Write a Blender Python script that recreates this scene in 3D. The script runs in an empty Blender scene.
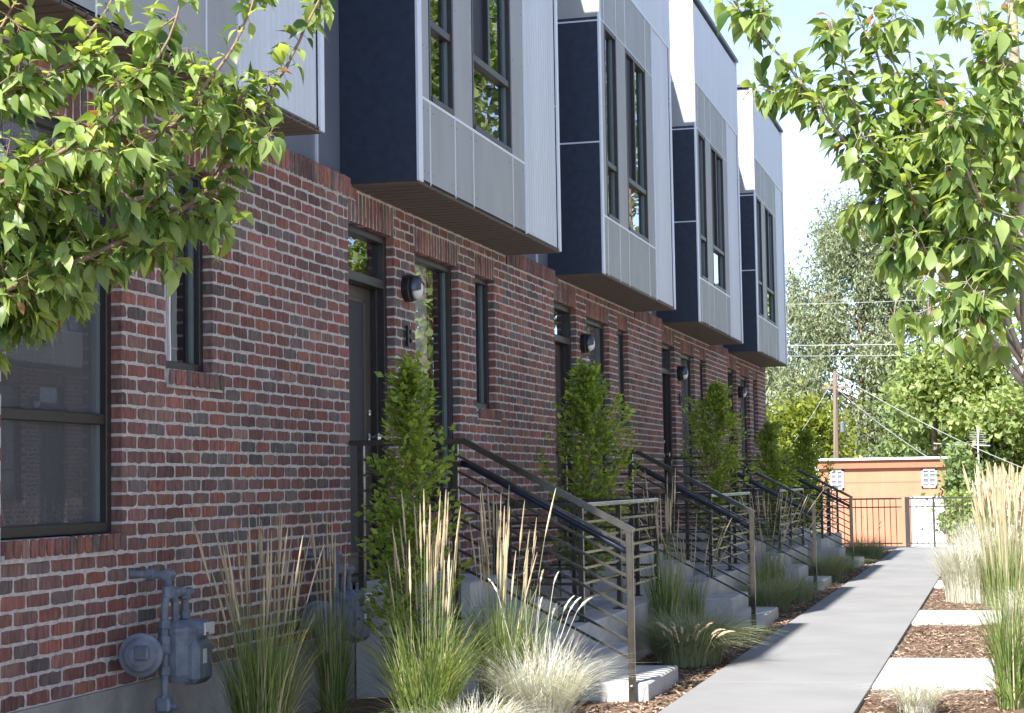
import bpy, math, random
import numpy as np
from mathutils import Vector, Matrix

random.seed(11); RNG = np.random.default_rng(11)
scn = bpy.context.scene
COL = scn.collection
G = 1.37                      # eye height above the walkway
XW = -4.10                    # brick face
PER = 5.72                    # width of one townhouse
Y1 = 10.25                    # start of the townhouse with the letter B

# ------------------------------------------------------------------ materials
def new_mat(name):
    m = bpy.data.materials.new(name); m.use_nodes = True
    nt = m.node_tree; nt.nodes.clear()
    out = nt.nodes.new('ShaderNodeOutputMaterial')
    return m, nt, out
def N(nt, t, **kw):
    n = nt.nodes.new(t)
    for k, v in kw.items():
        if k in n.inputs: n.inputs[k].default_value = v
        else: setattr(n, k, v)
    return n
def rgba(c): return (c[0], c[1], c[2], 1.0)
def mat_basic(name, col, rough=.6, metal=0., var=.15, scale=8., bump=.0, bscale=60., spec=.5, col2=None, stretch=(1,1,1), coat=0.):
    m, nt, out = new_mat(name)
    b = N(nt, 'ShaderNodeBsdfPrincipled'); b.inputs['Roughness'].default_value = rough
    b.inputs['Metallic'].default_value = metal
    b.inputs['Specular IOR Level'].default_value = spec
    tc = N(nt, 'ShaderNodeTexCoord'); mp = N(nt, 'ShaderNodeMapping'); mp.inputs['Scale'].default_value = stretch
    nt.links.new(tc.outputs['Object'], mp.inputs['Vector'])
    no = N(nt, 'ShaderNodeTexNoise'); no.inputs['Scale'].default_value = scale; no.inputs['Detail'].default_value = 6
    nt.links.new(mp.outputs[0], no.inputs['Vector'])
    ra = N(nt, 'ShaderNodeValToRGB')
    c2 = col2 if col2 else tuple(c*(1-var) for c in col)
    c1 = col if col2 else tuple(min(1, c*(1+var)) for c in col)
    ra.color_ramp.elements[0].position = .3; ra.color_ramp.elements[1].position = .7
    ra.color_ramp.elements[0].color = rgba(c2); ra.color_ramp.elements[1].color = rgba(c1)
    nt.links.new(no.outputs['Fac'], ra.inputs[0]); nt.links.new(ra.outputs[0], b.inputs['Base Color'])
    if bump:
        n2 = N(nt, 'ShaderNodeTexNoise'); n2.inputs['Scale'].default_value = bscale; n2.inputs['Detail'].default_value = 5
        nt.links.new(mp.outputs[0], n2.inputs['Vector'])
        bp = N(nt, 'ShaderNodeBump'); bp.inputs['Strength'].default_value = bump; bp.inputs['Distance'].default_value = .01
        nt.links.new(n2.outputs['Fac'], bp.inputs['Height']); nt.links.new(bp.outputs[0], b.inputs['Normal'])
    if coat: b.inputs['Coat Weight'].default_value = coat
    nt.links.new(b.outputs[0], out.inputs['Surface'])
    return m
def mat_leaf(name, dark, light, trans=.35, rough=.45, tcol=None, spec=.4):
    m, nt, out = new_mat(name)
    g = N(nt, 'ShaderNodeNewGeometry')
    ra = N(nt, 'ShaderNodeValToRGB'); ra.color_ramp.elements[0].color = rgba(dark); ra.color_ramp.elements[1].color = rgba(light)
    nt.links.new(g.outputs['Random Per Island'], ra.inputs[0])
    b = N(nt, 'ShaderNodeBsdfPrincipled'); b.inputs['Roughness'].default_value = rough; b.inputs['Specular IOR Level'].default_value = spec
    nt.links.new(ra.outputs[0], b.inputs['Base Color'])
    t = N(nt, 'ShaderNodeBsdfTranslucent')
    mx = N(nt, 'ShaderNodeMix', data_type='RGBA', blend_type='MULTIPLY'); mx.inputs[0].default_value = 1
    nt.links.new(ra.outputs[0], mx.inputs[6]); mx.inputs[7].default_value = rgba(tcol or (2.2, 2.0, .9))
    nt.links.new(mx.outputs[2], t.inputs['Color'])
    ms = N(nt, 'ShaderNodeMixShader'); ms.inputs[0].default_value = trans
    nt.links.new(b.outputs[0], ms.inputs[1]); nt.links.new(t.outputs[0], ms.inputs[2])
    nt.links.new(ms.outputs[0], out.inputs['Surface'])
    return m
def mat_brick():
    m, nt, out = new_mat('tumbled_brick')
    b = N(nt, 'ShaderNodeBsdfPrincipled'); b.inputs['Roughness'].default_value = .88; b.inputs['Specular IOR Level'].default_value = .25
    at = N(nt, 'ShaderNodeAttribute', attribute_name='brick_tone')
    tc = N(nt, 'ShaderNodeTexCoord')
    mp = N(nt, 'ShaderNodeMapping'); mp.inputs['Scale'].default_value = (40, 45, 9)
    nt.links.new(tc.outputs['Object'], mp.inputs[0])
    no = N(nt, 'ShaderNodeTexNoise'); no.inputs['Scale'].default_value = 1; no.inputs['Detail'].default_value = 5; no.inputs['Roughness'].default_value = .65
    nt.links.new(mp.outputs[0], no.inputs['Vector'])
    ra = N(nt, 'ShaderNodeValToRGB'); ra.color_ramp.elements[0].position = .32; ra.color_ramp.elements[1].position = .72
    ra.color_ramp.elements[0].color = (.50, .54, .60, 1); ra.color_ramp.elements[1].color = (1.40, 1.36, 1.3, 1)
    nt.links.new(no.outputs['Fac'], ra.inputs[0])
    mx = N(nt, 'ShaderNodeMix', data_type='RGBA', blend_type='MULTIPLY'); mx.inputs[0].default_value = 1
    nt.links.new(at.outputs['Color'], mx.inputs[6]); nt.links.new(ra.outputs[0], mx.inputs[7])
    # pale lime smears on the faces
    n3 = N(nt, 'ShaderNodeTexNoise'); n3.inputs['Scale'].default_value = 14; n3.inputs['Detail'].default_value = 8; n3.inputs['Roughness'].default_value = .7
    nt.links.new(tc.outputs['Object'], n3.inputs['Vector'])
    r3 = N(nt, 'ShaderNodeValToRGB'); r3.color_ramp.elements[0].position = .58; r3.color_ramp.elements[1].position = .78
    r3.color_ramp.elements[0].color = (0, 0, 0, 1); r3.color_ramp.elements[1].color = (.32, .32, .32, 1)
    nt.links.new(n3.outputs['Fac'], r3.inputs[0])
    m2 = N(nt, 'ShaderNodeMix', data_type='RGBA'); nt.links.new(r3.outputs[0], m2.inputs[0])
    nt.links.new(mx.outputs[2], m2.inputs[6]); m2.inputs[7].default_value = (.36, .33, .31, 1)
    n4 = N(nt, 'ShaderNodeTexNoise'); n4.inputs['Scale'].default_value = 1.6; n4.inputs['Detail'].default_value = 5; nt.links.new(tc.outputs['Object'], n4.inputs['Vector'])
    r4 = N(nt, 'ShaderNodeMapRange'); r4.inputs['From Min'].default_value = .3; r4.inputs['From Max'].default_value = .7; r4.inputs['To Min'].default_value = .78; r4.inputs['To Max'].default_value = 1.16
    nt.links.new(n4.outputs['Fac'], r4.inputs[0]); v4 = N(nt, 'ShaderNodeVectorMath', operation='SCALE')
    nt.links.new(m2.outputs[2], v4.inputs[0]); nt.links.new(r4.outputs[0], v4.inputs['Scale']); nt.links.new(v4.outputs[0], b.inputs['Base Color'])
    n2 = N(nt, 'ShaderNodeTexNoise'); n2.inputs['Scale'].default_value = 90; n2.inputs['Detail'].default_value = 6
    nt.links.new(tc.outputs['Object'], n2.inputs['Vector'])
    bp = N(nt, 'ShaderNodeBump'); bp.inputs['Strength'].default_value = .5; bp.inputs['Distance'].default_value = .006
    nt.links.new(n2.outputs['Fac'], bp.inputs['Height']); nt.links.new(bp.outputs[0], b.inputs['Normal'])
    nt.links.new(b.outputs[0], out.inputs['Surface'])
    return m
def mat_glass(name, rough=.0, see=.62, tint=(.84, .88, .87), wob=.0):
    m, nt, out = new_mat(name)
    fr = N(nt, 'ShaderNodeFresnel'); fr.inputs['IOR'].default_value = 1.62
    gl = N(nt, 'ShaderNodeBsdfGlossy'); gl.inputs['Roughness'].default_value = rough; gl.inputs['Color'].default_value = (.95, .97, 1, 1)
    tr = N(nt, 'ShaderNodeBsdfTransparent'); tr.inputs['Color'].default_value = rgba(tint)
    ml = N(nt, 'ShaderNodeMath', operation='MULTIPLY_ADD'); ml.inputs[1].default_value = 1.2; ml.inputs[2].default_value = .06
    ml.use_clamp = True
    nt.links.new(fr.outputs[0], ml.inputs[0])
    ms = N(nt, 'ShaderNodeMixShader')
    nt.links.new(ml.outputs[0], ms.inputs[0]); nt.links.new(tr.outputs[0], ms.inputs[1]); nt.links.new(gl.outputs[0], ms.inputs[2])
    if wob:
        tc = N(nt, 'ShaderNodeTexCoord'); no = N(nt, 'ShaderNodeTexNoise'); no.inputs['Scale'].default_value = 2.2
        nt.links.new(tc.outputs['Object'], no.inputs['Vector'])
        bp = N(nt, 'ShaderNodeBump'); bp.inputs['Strength'].default_value = wob; bp.inputs['Distance'].default_value = .02
        nt.links.new(no.outputs['Fac'], bp.inputs['Height']); nt.links.new(bp.outputs[0], gl.inputs['Normal'])
    nt.links.new(ms.outputs[0], out.inputs['Surface'])
    return m
def mat_concrete(name, col, scale=3., stain=.12, fine=.25, joints=None):
    m, nt, out = new_mat(name)
    b = N(nt, 'ShaderNodeBsdfPrincipled'); b.inputs['Roughness'].default_value = .85; b.inputs['Specular IOR Level'].default_value = .3
    tc = N(nt, 'ShaderNodeTexCoord')
    n1 = N(nt, 'ShaderNodeTexNoise'); n1.inputs['Scale'].default_value = scale; n1.inputs['Detail'].default_value = 8; n1.inputs['Roughness'].default_value = .6
    n2 = N(nt, 'ShaderNodeTexNoise'); n2.inputs['Scale'].default_value = 220; n2.inputs['Detail'].default_value = 3
    nt.links.new(tc.outputs['Object'], n1.inputs['Vector']); nt.links.new(tc.outputs['Object'], n2.inputs['Vector'])
    ra = N(nt, 'ShaderNodeValToRGB'); ra.color_ramp.elements[0].position = .3; ra.color_ramp.elements[1].position = .65
    ra.color_ramp.elements[0].color = rgba([c*(1-stain*2) for c in col]); ra.color_ramp.elements[1].color = rgba([min(1, c*(1+stain*.5)) for c in col])
    nt.links.new(n1.outputs['Fac'], ra.inputs[0])
    r2 = N(nt, 'ShaderNodeMapRange'); r2.inputs['From Min'].default_value = .3; r2.inputs['From Max'].default_value = .7
    r2.inputs['To Min'].default_value = 1-fine; r2.inputs['To Max'].default_value = 1+fine*.5
    nt.links.new(n2.outputs['Fac'], r2.inputs[0])
    mx = N(nt, 'ShaderNodeVectorMath', operation='SCALE')
    nt.links.new(ra.outputs[0], mx.inputs[0]); nt.links.new(r2.outputs[0], mx.inputs['Scale'])
    nt.links.new(mx.outputs[0], b.inputs['Base Color'])
    bp = N(nt, 'ShaderNodeBump'); bp.inputs['Strength'].default_value = .25; bp.inputs['Distance'].default_value = .003
    nt.links.new(n2.outputs['Fac'], bp.inputs['Height']); nt.links.new(bp.outputs[0], b.inputs['Normal'])
    nt.links.new(b.outputs[0], out.inputs['Surface'])
    return m

M = {}
M['brick'] = mat_brick()
M['mortar'] = mat_basic('grey_mortar', (.53, .495, .465), .95, var=.22, scale=30, bump=.6, bscale=120, spec=.1)
M['concrete'] = mat_concrete('cast_concrete', (.52, .52, .50), 2.2, .14)
M['path'] = mat_concrete('walkway_concrete', (.26, .26, .263), 1.1, .07, .10)
M['pad'] = mat_concrete('pad_concrete', (.50, .49, .47), 1.6, .06, .1)
M['foundation'] = mat_concrete('foundation_concrete', (.36, .34, .31), 3.5, .2)
M['panel'] = mat_basic('grey_cement_panel', (.34, .35, .345), .55, var=.08, scale=5, stretch=(1, 1, .3), bump=.08, bscale=150)
M['ribbed'] = mat_basic('pale_ribbed_metal', (.60, .625, .66), .42, .0, var=.06, scale=3.5, stretch=(1, 1, .12))
M['trim'] = mat_basic('pale_metal_trim', (.72, .74, .80), .35, .2, var=.03)
M['navy'] = mat_basic('navy_cement_panel', (.018, .028, .050), .5, var=.22, scale=14, bump=.05, bscale=90)
M['slate'] = mat_basic('slate_blue_panel', (.20, .22, .27), .4, .3, var=.05, scale=4)
M['soffit'] = mat_basic('brown_soffit_slats', (.115, .092, .075), .7, var=.25, scale=12, stretch=(.4, 6, 1))
M['cap'] = mat_basic('dark_roof_flashing', (.10, .11, .13), .4, .5, var=.08)
M['frame'] = mat_basic('dark_bronze_window_frame', (.035, .029, .027), .4, .2, var=.12, scale=20)
M['sash'] = mat_basic('grey_green_inner_sash', (.13, .165, .165), .45, var=.05)
M['screen'] = mat_basic('dark_insect_screen', (.018, .021, .03), .6, var=.1, scale=60)
def mat_mesh():
    m, nt, out = new_mat('woven_insect_screen'); b = N(nt, 'ShaderNodeBsdfDiffuse'); b.inputs['Color'].default_value = (.20, .20, .21, 1)
    t = N(nt, 'ShaderNodeBsdfTransparent'); ms = N(nt, 'ShaderNodeMixShader'); ms.inputs[0].default_value = .42
    nt.links.new(t.outputs[0], ms.inputs[1]); nt.links.new(b.outputs[0], ms.inputs[2]); nt.links.new(ms.outputs[0], out.inputs['Surface']); return m
M['mesh'] = mat_mesh()
M['glass'] = mat_glass('window_glass', wob=.012)
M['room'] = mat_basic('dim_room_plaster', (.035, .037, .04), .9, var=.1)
M['reflection_panel'] = mat_basic('white_reflection_panel', (.74, .76, .74), .8, var=.04)  # white that paints a reflection into the window beside door B
M['door'] = mat_basic('brown_painted_door', (.062, .048, .038), .42, var=.12, scale=9, stretch=(1, 1, .2), spec=.5)
M['chrome'] = mat_basic('satin_steel', (.6, .6, .6), .25, 1., var=.04)
M['black'] = mat_basic('black_powder_coat', (.014, .013, .014), .45, .0, var=.2, scale=30, spec=.5)
M['rail'] = mat_basic('dark_bronze_rail_paint', (.040, .035, .028), .20, .0, var=.2, scale=18, spec=.8)
M['handrail'] = mat_basic('blue_black_round_rail', (.014, .017, .035), .28, .0, var=.15, scale=10, spec=.7)
M['lens'] = mat_basic('frosted_lamp_lens', (.72, .72, .72), .25, var=.04)
M['meter'] = mat_basic('blue_grey_meter_paint', (.19, .215, .25), .45, col2=(.10, .12, .15), scale=16, bump=.15, bscale=80, spec=.4)
M['dial'] = mat_basic('white_dial_plate', (.65, .65, .63), .4, var=.05)
M['label_red'] = mat_basic('red_label', (.45, .06, .04), .5)
M['mulch'] = mat_basic('brown_bark_mulch', (.24, .165, .12), .95, col2=(.08, .052, .038), scale=38, bump=1.0, bscale=70, spec=.1)
M['chip'] = mat_leaf('bark_chips', (.11, .07, .05), (.46, .34, .25), 0.02, .9, spec=.1)
M['soil'] = mat_basic('dry_ground', (.16, .13, .09), .95, col2=(.08, .09, .04), scale=1.5, bump=.6, bscale=20, spec=.1)
M['fence'] = mat_basic('grey_black_fence_paint', (.05, .05, .052), .45, .3, var=.1)
M['orange'] = mat_basic('orange_siding', (.54, .225, .14), .7, var=.10, scale=2.5, stretch=(1, 1, .3), spec=.2, bump=.3, bscale=25)
M['orange_dark'] = mat_basic('orange_brown_fascia', (.40, .15, .08), .7, var=.06)
M['white'] = mat_basic('white_paint', (.78, .78, .76), .5, var=.03)
M['pane_grey'] = mat_basic('grey_window_pane', (.20, .22, .26), .15, var=.2, scale=3)
M['pole'] = mat_basic('weathered_pole_wood', (.21, .16, .12), .9, var=.2, scale=4, stretch=(1, 1, .1), bump=.3, bscale=20)
M['wire'] = mat_basic('aluminium_cable', (.55, .55, .55), .4, .4)
M['blueroof'] = mat_basic('blue_grey_sheet_roof', (.30, .34, .45), .5)
M['bark'] = mat_basic('brown_smooth_bark', (.20, .13, .09), .75, var=.35, scale=9, stretch=(1, 1, 2.5), bump=.4, bscale=30)
M['bark_pale'] = mat_basic('pale_grey_brown_bark', (.33, .27, .21), .8, var=.3, scale=8, stretch=(1, 1, 3), bump=.5, bscale=30)
M['cherry'] = mat_leaf('cherry_leaf', (.055, .115, .026), (.34, .43, .15), .46, .38, spec=.45)
M['cherry_new'] = mat_leaf('young_red_cherry_leaf', (.25, .10, .05), (.30, .17, .07), .3, .45)
M['hornbeam'] = mat_leaf('hornbeam_leaf', (.105, .17, .032), (.37, .47, .10), .44, .5)
M['blade'] = mat_leaf('grass_blade', (.07, .12, .032), (.28, .35, .12), .36, .5)
M['plume'] = mat_leaf('straw_plume', (.42, .34, .21), (.70, .60, .42), .30, .8, tcol=(1.2, 1.1, .9), spec=.1)
M['stalk'] = mat_leaf('grass_stalk', (.16, .20, .08), (.36, .36, .18), .25, .6)
M['silver'] = mat_leaf('silver_grass_blade', (.52, .53, .46), (.80, .79, .70), .25, .6, tcol=(1.2, 1.2, .9))
M['mound'] = mat_leaf('green_fine_grass', (.16, .21, .10), (.42, .45, .27), .28, .6, tcol=(1.5, 1.5, .9))
M['willow'] = mat_leaf('willow_leaf', (.13, .165, .09), (.36, .39, .24), .32, .6, tcol=(1.6, 1.6, 1.0))
M['maple'] = mat_leaf('yellow_green_leaf', (.10, .14, .02), (.27, .30, .045), .4, .6)
M['darkleaf'] = mat_leaf('dark_green_leaf', (.05, .085, .03), (.15, .20, .07), .3, .55)
M['conifer'] = mat_leaf('soft_green_needle', (.10, .15, .06), (.25, .33, .13), .3, .6)
M['midleaf'] = mat_leaf('mid_green_leaf', (.12, .18, .055), (.36, .43, .17), .38, .55)

# ------------------------------------------------------------------ mesh builder
class MB:
    def __init__(s): s.v = []; s.f = []; s.m = []; s.n = 0
    def add(s, verts, faces, mi=0):
        s.v.append(np.asarray(verts, float).reshape(-1, 3))
        for f in faces: s.f.append(tuple(i+s.n for i in f)); s.m.append(mi)
        s.n += len(s.v[-1])
    def box(s, a, b, mi=0):
        x0, y0, z0 = [min(p, q) for p, q in zip(a, b)]; x1, y1, z1 = [max(p, q) for p, q in zip(a, b)]
        v = [(x0,y0,z0),(x1,y0,z0),(x1,y1,z0),(x0,y1,z0),(x0,y0,z1),(x1,y0,z1),(x1,y1,z1),(x0,y1,z1)]
        s.add(v, [(0,3,2,1),(4,5,6,7),(0,1,5,4),(1,2,6,5),(2,3,7,6),(3,0,4,7)], mi)
    def bbox(s, a, b, r=.006, mi=0):            # box with chamfered edges
        x0, y0, z0 = [min(p, q) for p, q in zip(a, b)]; x1, y1, z1 = [max(p, q) for p, q in zip(a, b)]
        r = min(r, (x1-x0)*.45, (y1-y0)*.45, (z1-z0)*.45)
        c = []
        idx = {}
        for ix, X in enumerate((x0, x1)):
            for iy, Y in enumerate((y0, y1)):
                for iz, Z in enumerate((z0, z1)):
                    sx, sy, sz = (1-2*ix), (1-2*iy), (1-2*iz)
                    for ax in range(3):
                        p = [X+sx*r, Y+sy*r, Z+sz*r]; p[ax] = (X, Y, Z)[ax]
                        idx[(ix, iy, iz, ax)] = len(c); c.append(p)
        F = []
        def q(*k): F.append(tuple(idx[t] for t in k))
        for i in (0, 1):
            q((i,0,0,0),(i,1,0,0),(i,1,1,0),(i,0,1,0)); q((0,i,0,1),(1,i,0,1),(1,i,1,1),(0,i,1,1)); q((0,0,i,2),(1,0,i,2),(1,1,i,2),(0,1,i,2))
        for i in (0, 1):
            for j in (0, 1):
                q((0,i,j,1),(1,i,j,1),(1,i,j,2),(0,i,j,2)); q((i,0,j,0),(i,1,j,0),(i,1,j,2),(i,0,j,2)); q((i,j,0,0),(i,j,1,0),(i,j,1,1),(i,j,0,1))
                for k in (0, 1): q((i,j,k,0),(i,j,k,1),(i,j,k,2))
        cen = np.array([(x0+x1)/2, (y0+y1)/2, (z0+z1)/2]); P = np.array(c)
        G2 = []
        for f in F:
            pts = P[list(f)]; nrm = np.cross(pts[1]-pts[0], pts[2]-pts[0])
            G2.append(f if np.dot(nrm, pts.mean(0)-cen) > 0 else tuple(reversed(f)))
        s.add(P, G2, mi)
    def bar(s, p, q, w, h, mi=0, up=(0, 0, 1)):   # rectangular bar
        p, q = np.array(p, float), np.array(q, float); d = q-p; d /= np.linalg.norm(d)
        sd = np.cross(d, up); 
        if np.linalg.norm(sd) < 1e-4: sd = np.cross(d, (0, 1, 0))
        sd /= np.linalg.norm(sd); u = np.cross(sd, d)
        v = []
        for c in (p, q):
            for a, b in ((-1,-1),(1,-1),(1,1),(-1,1)): v.append(c+sd*a*w/2+u*b*h/2)
        s.add(v, [(0,1,2,3),(7,6,5,4),(0,4,5,1),(1,5,6,2),(2,6,7,3),(3,7,4,0)], mi)
    def tube(s, pts, rad, n=8, mi=0, cap=True):
        pts = [np.array(p, float) for p in pts]; k = len(pts)
        rad = rad if hasattr(rad, '__len__') else [rad]*k
        ref = np.array([0.31, .22, .92]); V = []
        prev = None
        for i, p in enumerate(pts):
            d = pts[min(i+1, k-1)]-pts[max(i-1, 0)]; d = d/(np.linalg.norm(d)+1e-9)
            if prev is None:
                a = np.cross(d, ref); 
                if np.linalg.norm(a) < .1: a = np.cross(d, (1, 0, 0))
            else: a = prev-d*np.dot(prev, d)
            a /= np.linalg.norm(a)+1e-9; prev = a; b = np.cross(d, a)
            for j in range(n):
                t = 2*math.pi*j/n; V.append(p+rad[i]*(a*math.cos(t)+b*math.sin(t)))
        F = [(i*n+j, i*n+(j+1) % n, (i+1)*n+(j+1) % n, (i+1)*n+j) for i in range(k-1) for j in range(n)]
        if cap: F += [tuple(reversed(range(n))), tuple(range((k-1)*n, k*n))]
        s.add(V, F, mi)
    def lathe(s, c, axis, prof, n=20, mi=0):      # prof: (distance along axis, radius)
        c = np.array(c, float); ax = np.array(axis, float); ax /= np.linalg.norm(ax)
        a = np.cross(ax, (0, 0, 1)); 
        if np.linalg.norm(a) < .1: a = np.cross(ax, (1, 0, 0))
        a /= np.linalg.norm(a); b = np.cross(ax, a); V = []
        for d, r in prof:
            for j in range(n):
                t = 2*math.pi*j/n; V.append(c+ax*d+r*(a*math.cos(t)+b*math.sin(t)))
        k = len(prof)
        F = [(i*n+j, i*n+(j+1) % n, (i+1)*n+(j+1) % n, (i+1)*n+j) for i in range(k-1) for j in range(n)]
        F += [tuple(reversed(range(n))), tuple(range((k-1)*n, k*n))]
        s.add(V, F, mi)
    def build(s, name, mats, parent=None, loc=None, smooth=False, tone=None):
        me = bpy.data.meshes.new(name)
        V = np.concatenate(s.v) if s.v else np.zeros((0, 3))
        me.from_pydata(V.tolist(), [], s.f)
        for m in (mats if isinstance(mats, (list, tuple)) else [mats]): me.materials.append(m)
        if len(me.polygons): me.polygons.foreach_set('material_index', s.m)
        if smooth: me.polygons.foreach_set('use_smooth', [True]*len(me.polygons))
        if tone is not None:
            a = me.attributes.new('brick_tone', 'FLOAT_COLOR', 'FACE'); a.data.foreach_set('color', np.asarray(tone, np.float32).ravel())
        me.update()
        o = bpy.data.objects.new(name, me); COL.objects.link(o)
        if parent: o.parent = parent
        if loc is not None: o.location = loc
        return o
def thing(name, loc, label, cat, group=None, rz=0.):
    o = bpy.data.objects.new(name, None); COL.objects.link(o); o.location = loc; o.rotation_euler = (0, 0, rz)
    o.empty_display_size = .2
    o['label'] = label; o['category'] = cat
    if group: o['group'] = group
    return o
def tag(o, label, cat, group=None):
    o['label'] = label; o['category'] = cat
    if group: o['group'] = group
    return o
def copy_tree(o, parent=None):
    c = o.copy(); COL.objects.link(c); c.parent = parent
    for ch in list(o.children): copy_tree(ch, c)
    return c
def structure(o): o['kind'] = 'structure'; return o

# ------------------------------------------------------------------ camera
f_px, yaw, pitch, roll = 1837.5, .2600, .0686, .0162
cy, sy = math.cos(yaw), math.sin(yaw)
fwd = Vector((-sy*math.cos(pitch), cy*math.cos(pitch), math.sin(pitch)))
rt = Vector((cy, sy, 0)); up = rt.cross(fwd)
R_ = rt*math.cos(roll)-up*math.sin(roll); U_ = rt*math.sin(roll)+up*math.cos(roll)
cam = bpy.data.cameras.new('camera'); co = bpy.data.objects.new('camera', cam); COL.objects.link(co)
cam.sensor_width = 36; cam.lens = f_px/1024*36; cam.clip_end = 900; cam.clip_start = .05
mw = Matrix((R_, U_, -fwd)).transposed().to_4x4(); mw.translation = (0, 0, G); co.matrix_world = mw
scn.camera = co

# ------------------------------------------------------------------ light
SD = Vector((1.78, 7.65, -7.5)).normalized()       # travel direction of sunlight
sun = bpy.data.lights.new('sun', 'SUN'); so = bpy.data.objects.new('sun', sun); COL.objects.link(so)
sun.energy = 2.8; sun.angle = math.radians(.53); sun.color = (1, .955, .88)
so.rotation_euler = SD.to_track_quat('-Z', 'Y').to_euler(); so.location = (-10, -10, 20)
w = bpy.data.worlds.new('World'); scn.world = w; w.use_nodes = True
nt = w.node_tree; bg = nt.nodes['Background']
sky = nt.nodes.new('ShaderNodeTexSky'); sky.sky_type = 'NISHITA'; sky.sun_disc = False
el = math.asin(-SD.z); az = math.atan2(-SD.x, -SD.y)      # direction towards the sun
sky.sun_elevation = el; sky.sun_rotation = az
sky.air_density = .5; sky.dust_density = .0; sky.ozone_density = 1.0; sky.altitude = 2600
hs = nt.nodes.new('ShaderNodeHueSaturation'); hs.inputs['Saturation'].default_value = .78; hs.inputs['Value'].default_value = .73
nt.links.new(sky.outputs[0], hs.inputs['Color']); nt.links.new(hs.outputs[0], bg.inputs[0]); bg.inputs[1].default_value = .15
scn.view_settings.view_transform = 'Standard'; scn.view_settings.look = 'None'
scn.view_settings.gamma = 1; scn.view_settings.exposure = 2.22

# ------------------------------------------------------------------ brick wall of one townhouse (local x = outwards, y = along, z = world height)
BC = .0705; BB = G-.303; BP = PER/27; HJ = .0066
OPEN = {'door': (1.03, 1.97, .30, G+1.7415), 'tall': (2.44, 3.55, G-.303, G+1.705), 'slim': (4.03, 4.61, BB+12*BC, G+1.705)}
SOLD = [(1.03, 1.97, G+1.7415, BB+32*BC), (2.44, 3.55, G+1.705, BB+31*BC), (4.03, 4.61, G+1.705, BB+31*BC)]
CAPZ = (BB+31*BC, G+2.03)
pal = np.array([1.58,1.66,1.60])*np.array([(.215,.072,.058),(.24,.078,.055),(.175,.068,.060),(.135,.062,.058),(.125,.088,.082),(.26,.100,.064),(.20,.086,.072),(.100,.080,.077),(.160,.085,.074),(.23,.115,.095)])
pal = np.array([.96, 1.04, 1.04])*(pal*.70+np.array([.205, .120, .108])*.30)*.93
pw = np.array([.16,.09,.15,.12,.13,.03,.12,.09,.10,.05]); pw /= pw.sum()
def add_brick(mb, tones, u0, u1, z0, z1, deep0=False, deep1=False, d0=0., vertical=False, deep_bottom=False):
    if u1-u0 < .02 or z1-z0 < .02: return
    a0 = u0+(HJ if not deep0 else -.004); a1 = u1-(HJ if not deep1 else -.004)
    b0 = z0+(HJ if not deep_bottom else -.004); b1 = z1-HJ
    W, H = a1-a0, b1-b0
    nu = 2 if W < .1 else 5; nz = 2 if H < .1 else 5
    pts = []
    for i in range(nu): pts.append((a0+W*i/nu, b0))
    for i in range(nz): pts.append((a1, b0+H*i/nz))
    for i in range(nu): pts.append((a1-W*i/nu, b1))
    for i in range(nz): pts.append((a0, b1-H*i/nz))
    P = np.array(pts); n = len(P)
    j = RNG.normal(0, .0019, P.shape)
    cen = np.array([(a0+a1)/2, (b0+b1)/2])
    cidx = [0, nu, nu+nz, 2*nu+nz]
    for c in cidx: j[c] += (cen-P[c])*np.array([.0035/(W/2), .0030/(H/2)])*RNG.uniform(.2, 1.6)
    if deep0 or deep1:
        msk = np.isclose(P[:, 0], a0) if deep0 else np.isclose(P[:, 0], a1)
        j[msk] *= .25
    P = P+j
    back = -.115 if (deep0 or deep1 or deep_bottom) else -.014
    face = d0+RNG.uniform(.0002, .0030)
    ins = P+(cen-P)*np.array([.003/(W/2), .003/(H/2)])
    tilt = RNG.normal(0, .006, 2)
    def ring(Q, d, t=False):
        dd = d+((Q-cen)@tilt if t else 0)
        return np.stack([np.full(len(Q), d) if not t else dd, Q[:, 0], Q[:, 1]], 1)
    V = np.concatenate([ring(P, back), ring(P, face-.0028, True), ring(ins, face, True)])
    F = []
    for r in (0, 1):
        for i in range(n):
            k = (i+1) % n; F.append((r*n+i, r*n+k, (r+1)*n+k, (r+1)*n+i))
    F.append(tuple(range(2*n, 3*n)))
    mb.add(V, F, 0)
    c = pal[RNG.choice(len(pal), p=pw)]*RNG.uniform(.82, 1.2)
    tones.extend([tuple(c)+(1,)]*len(F))
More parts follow.
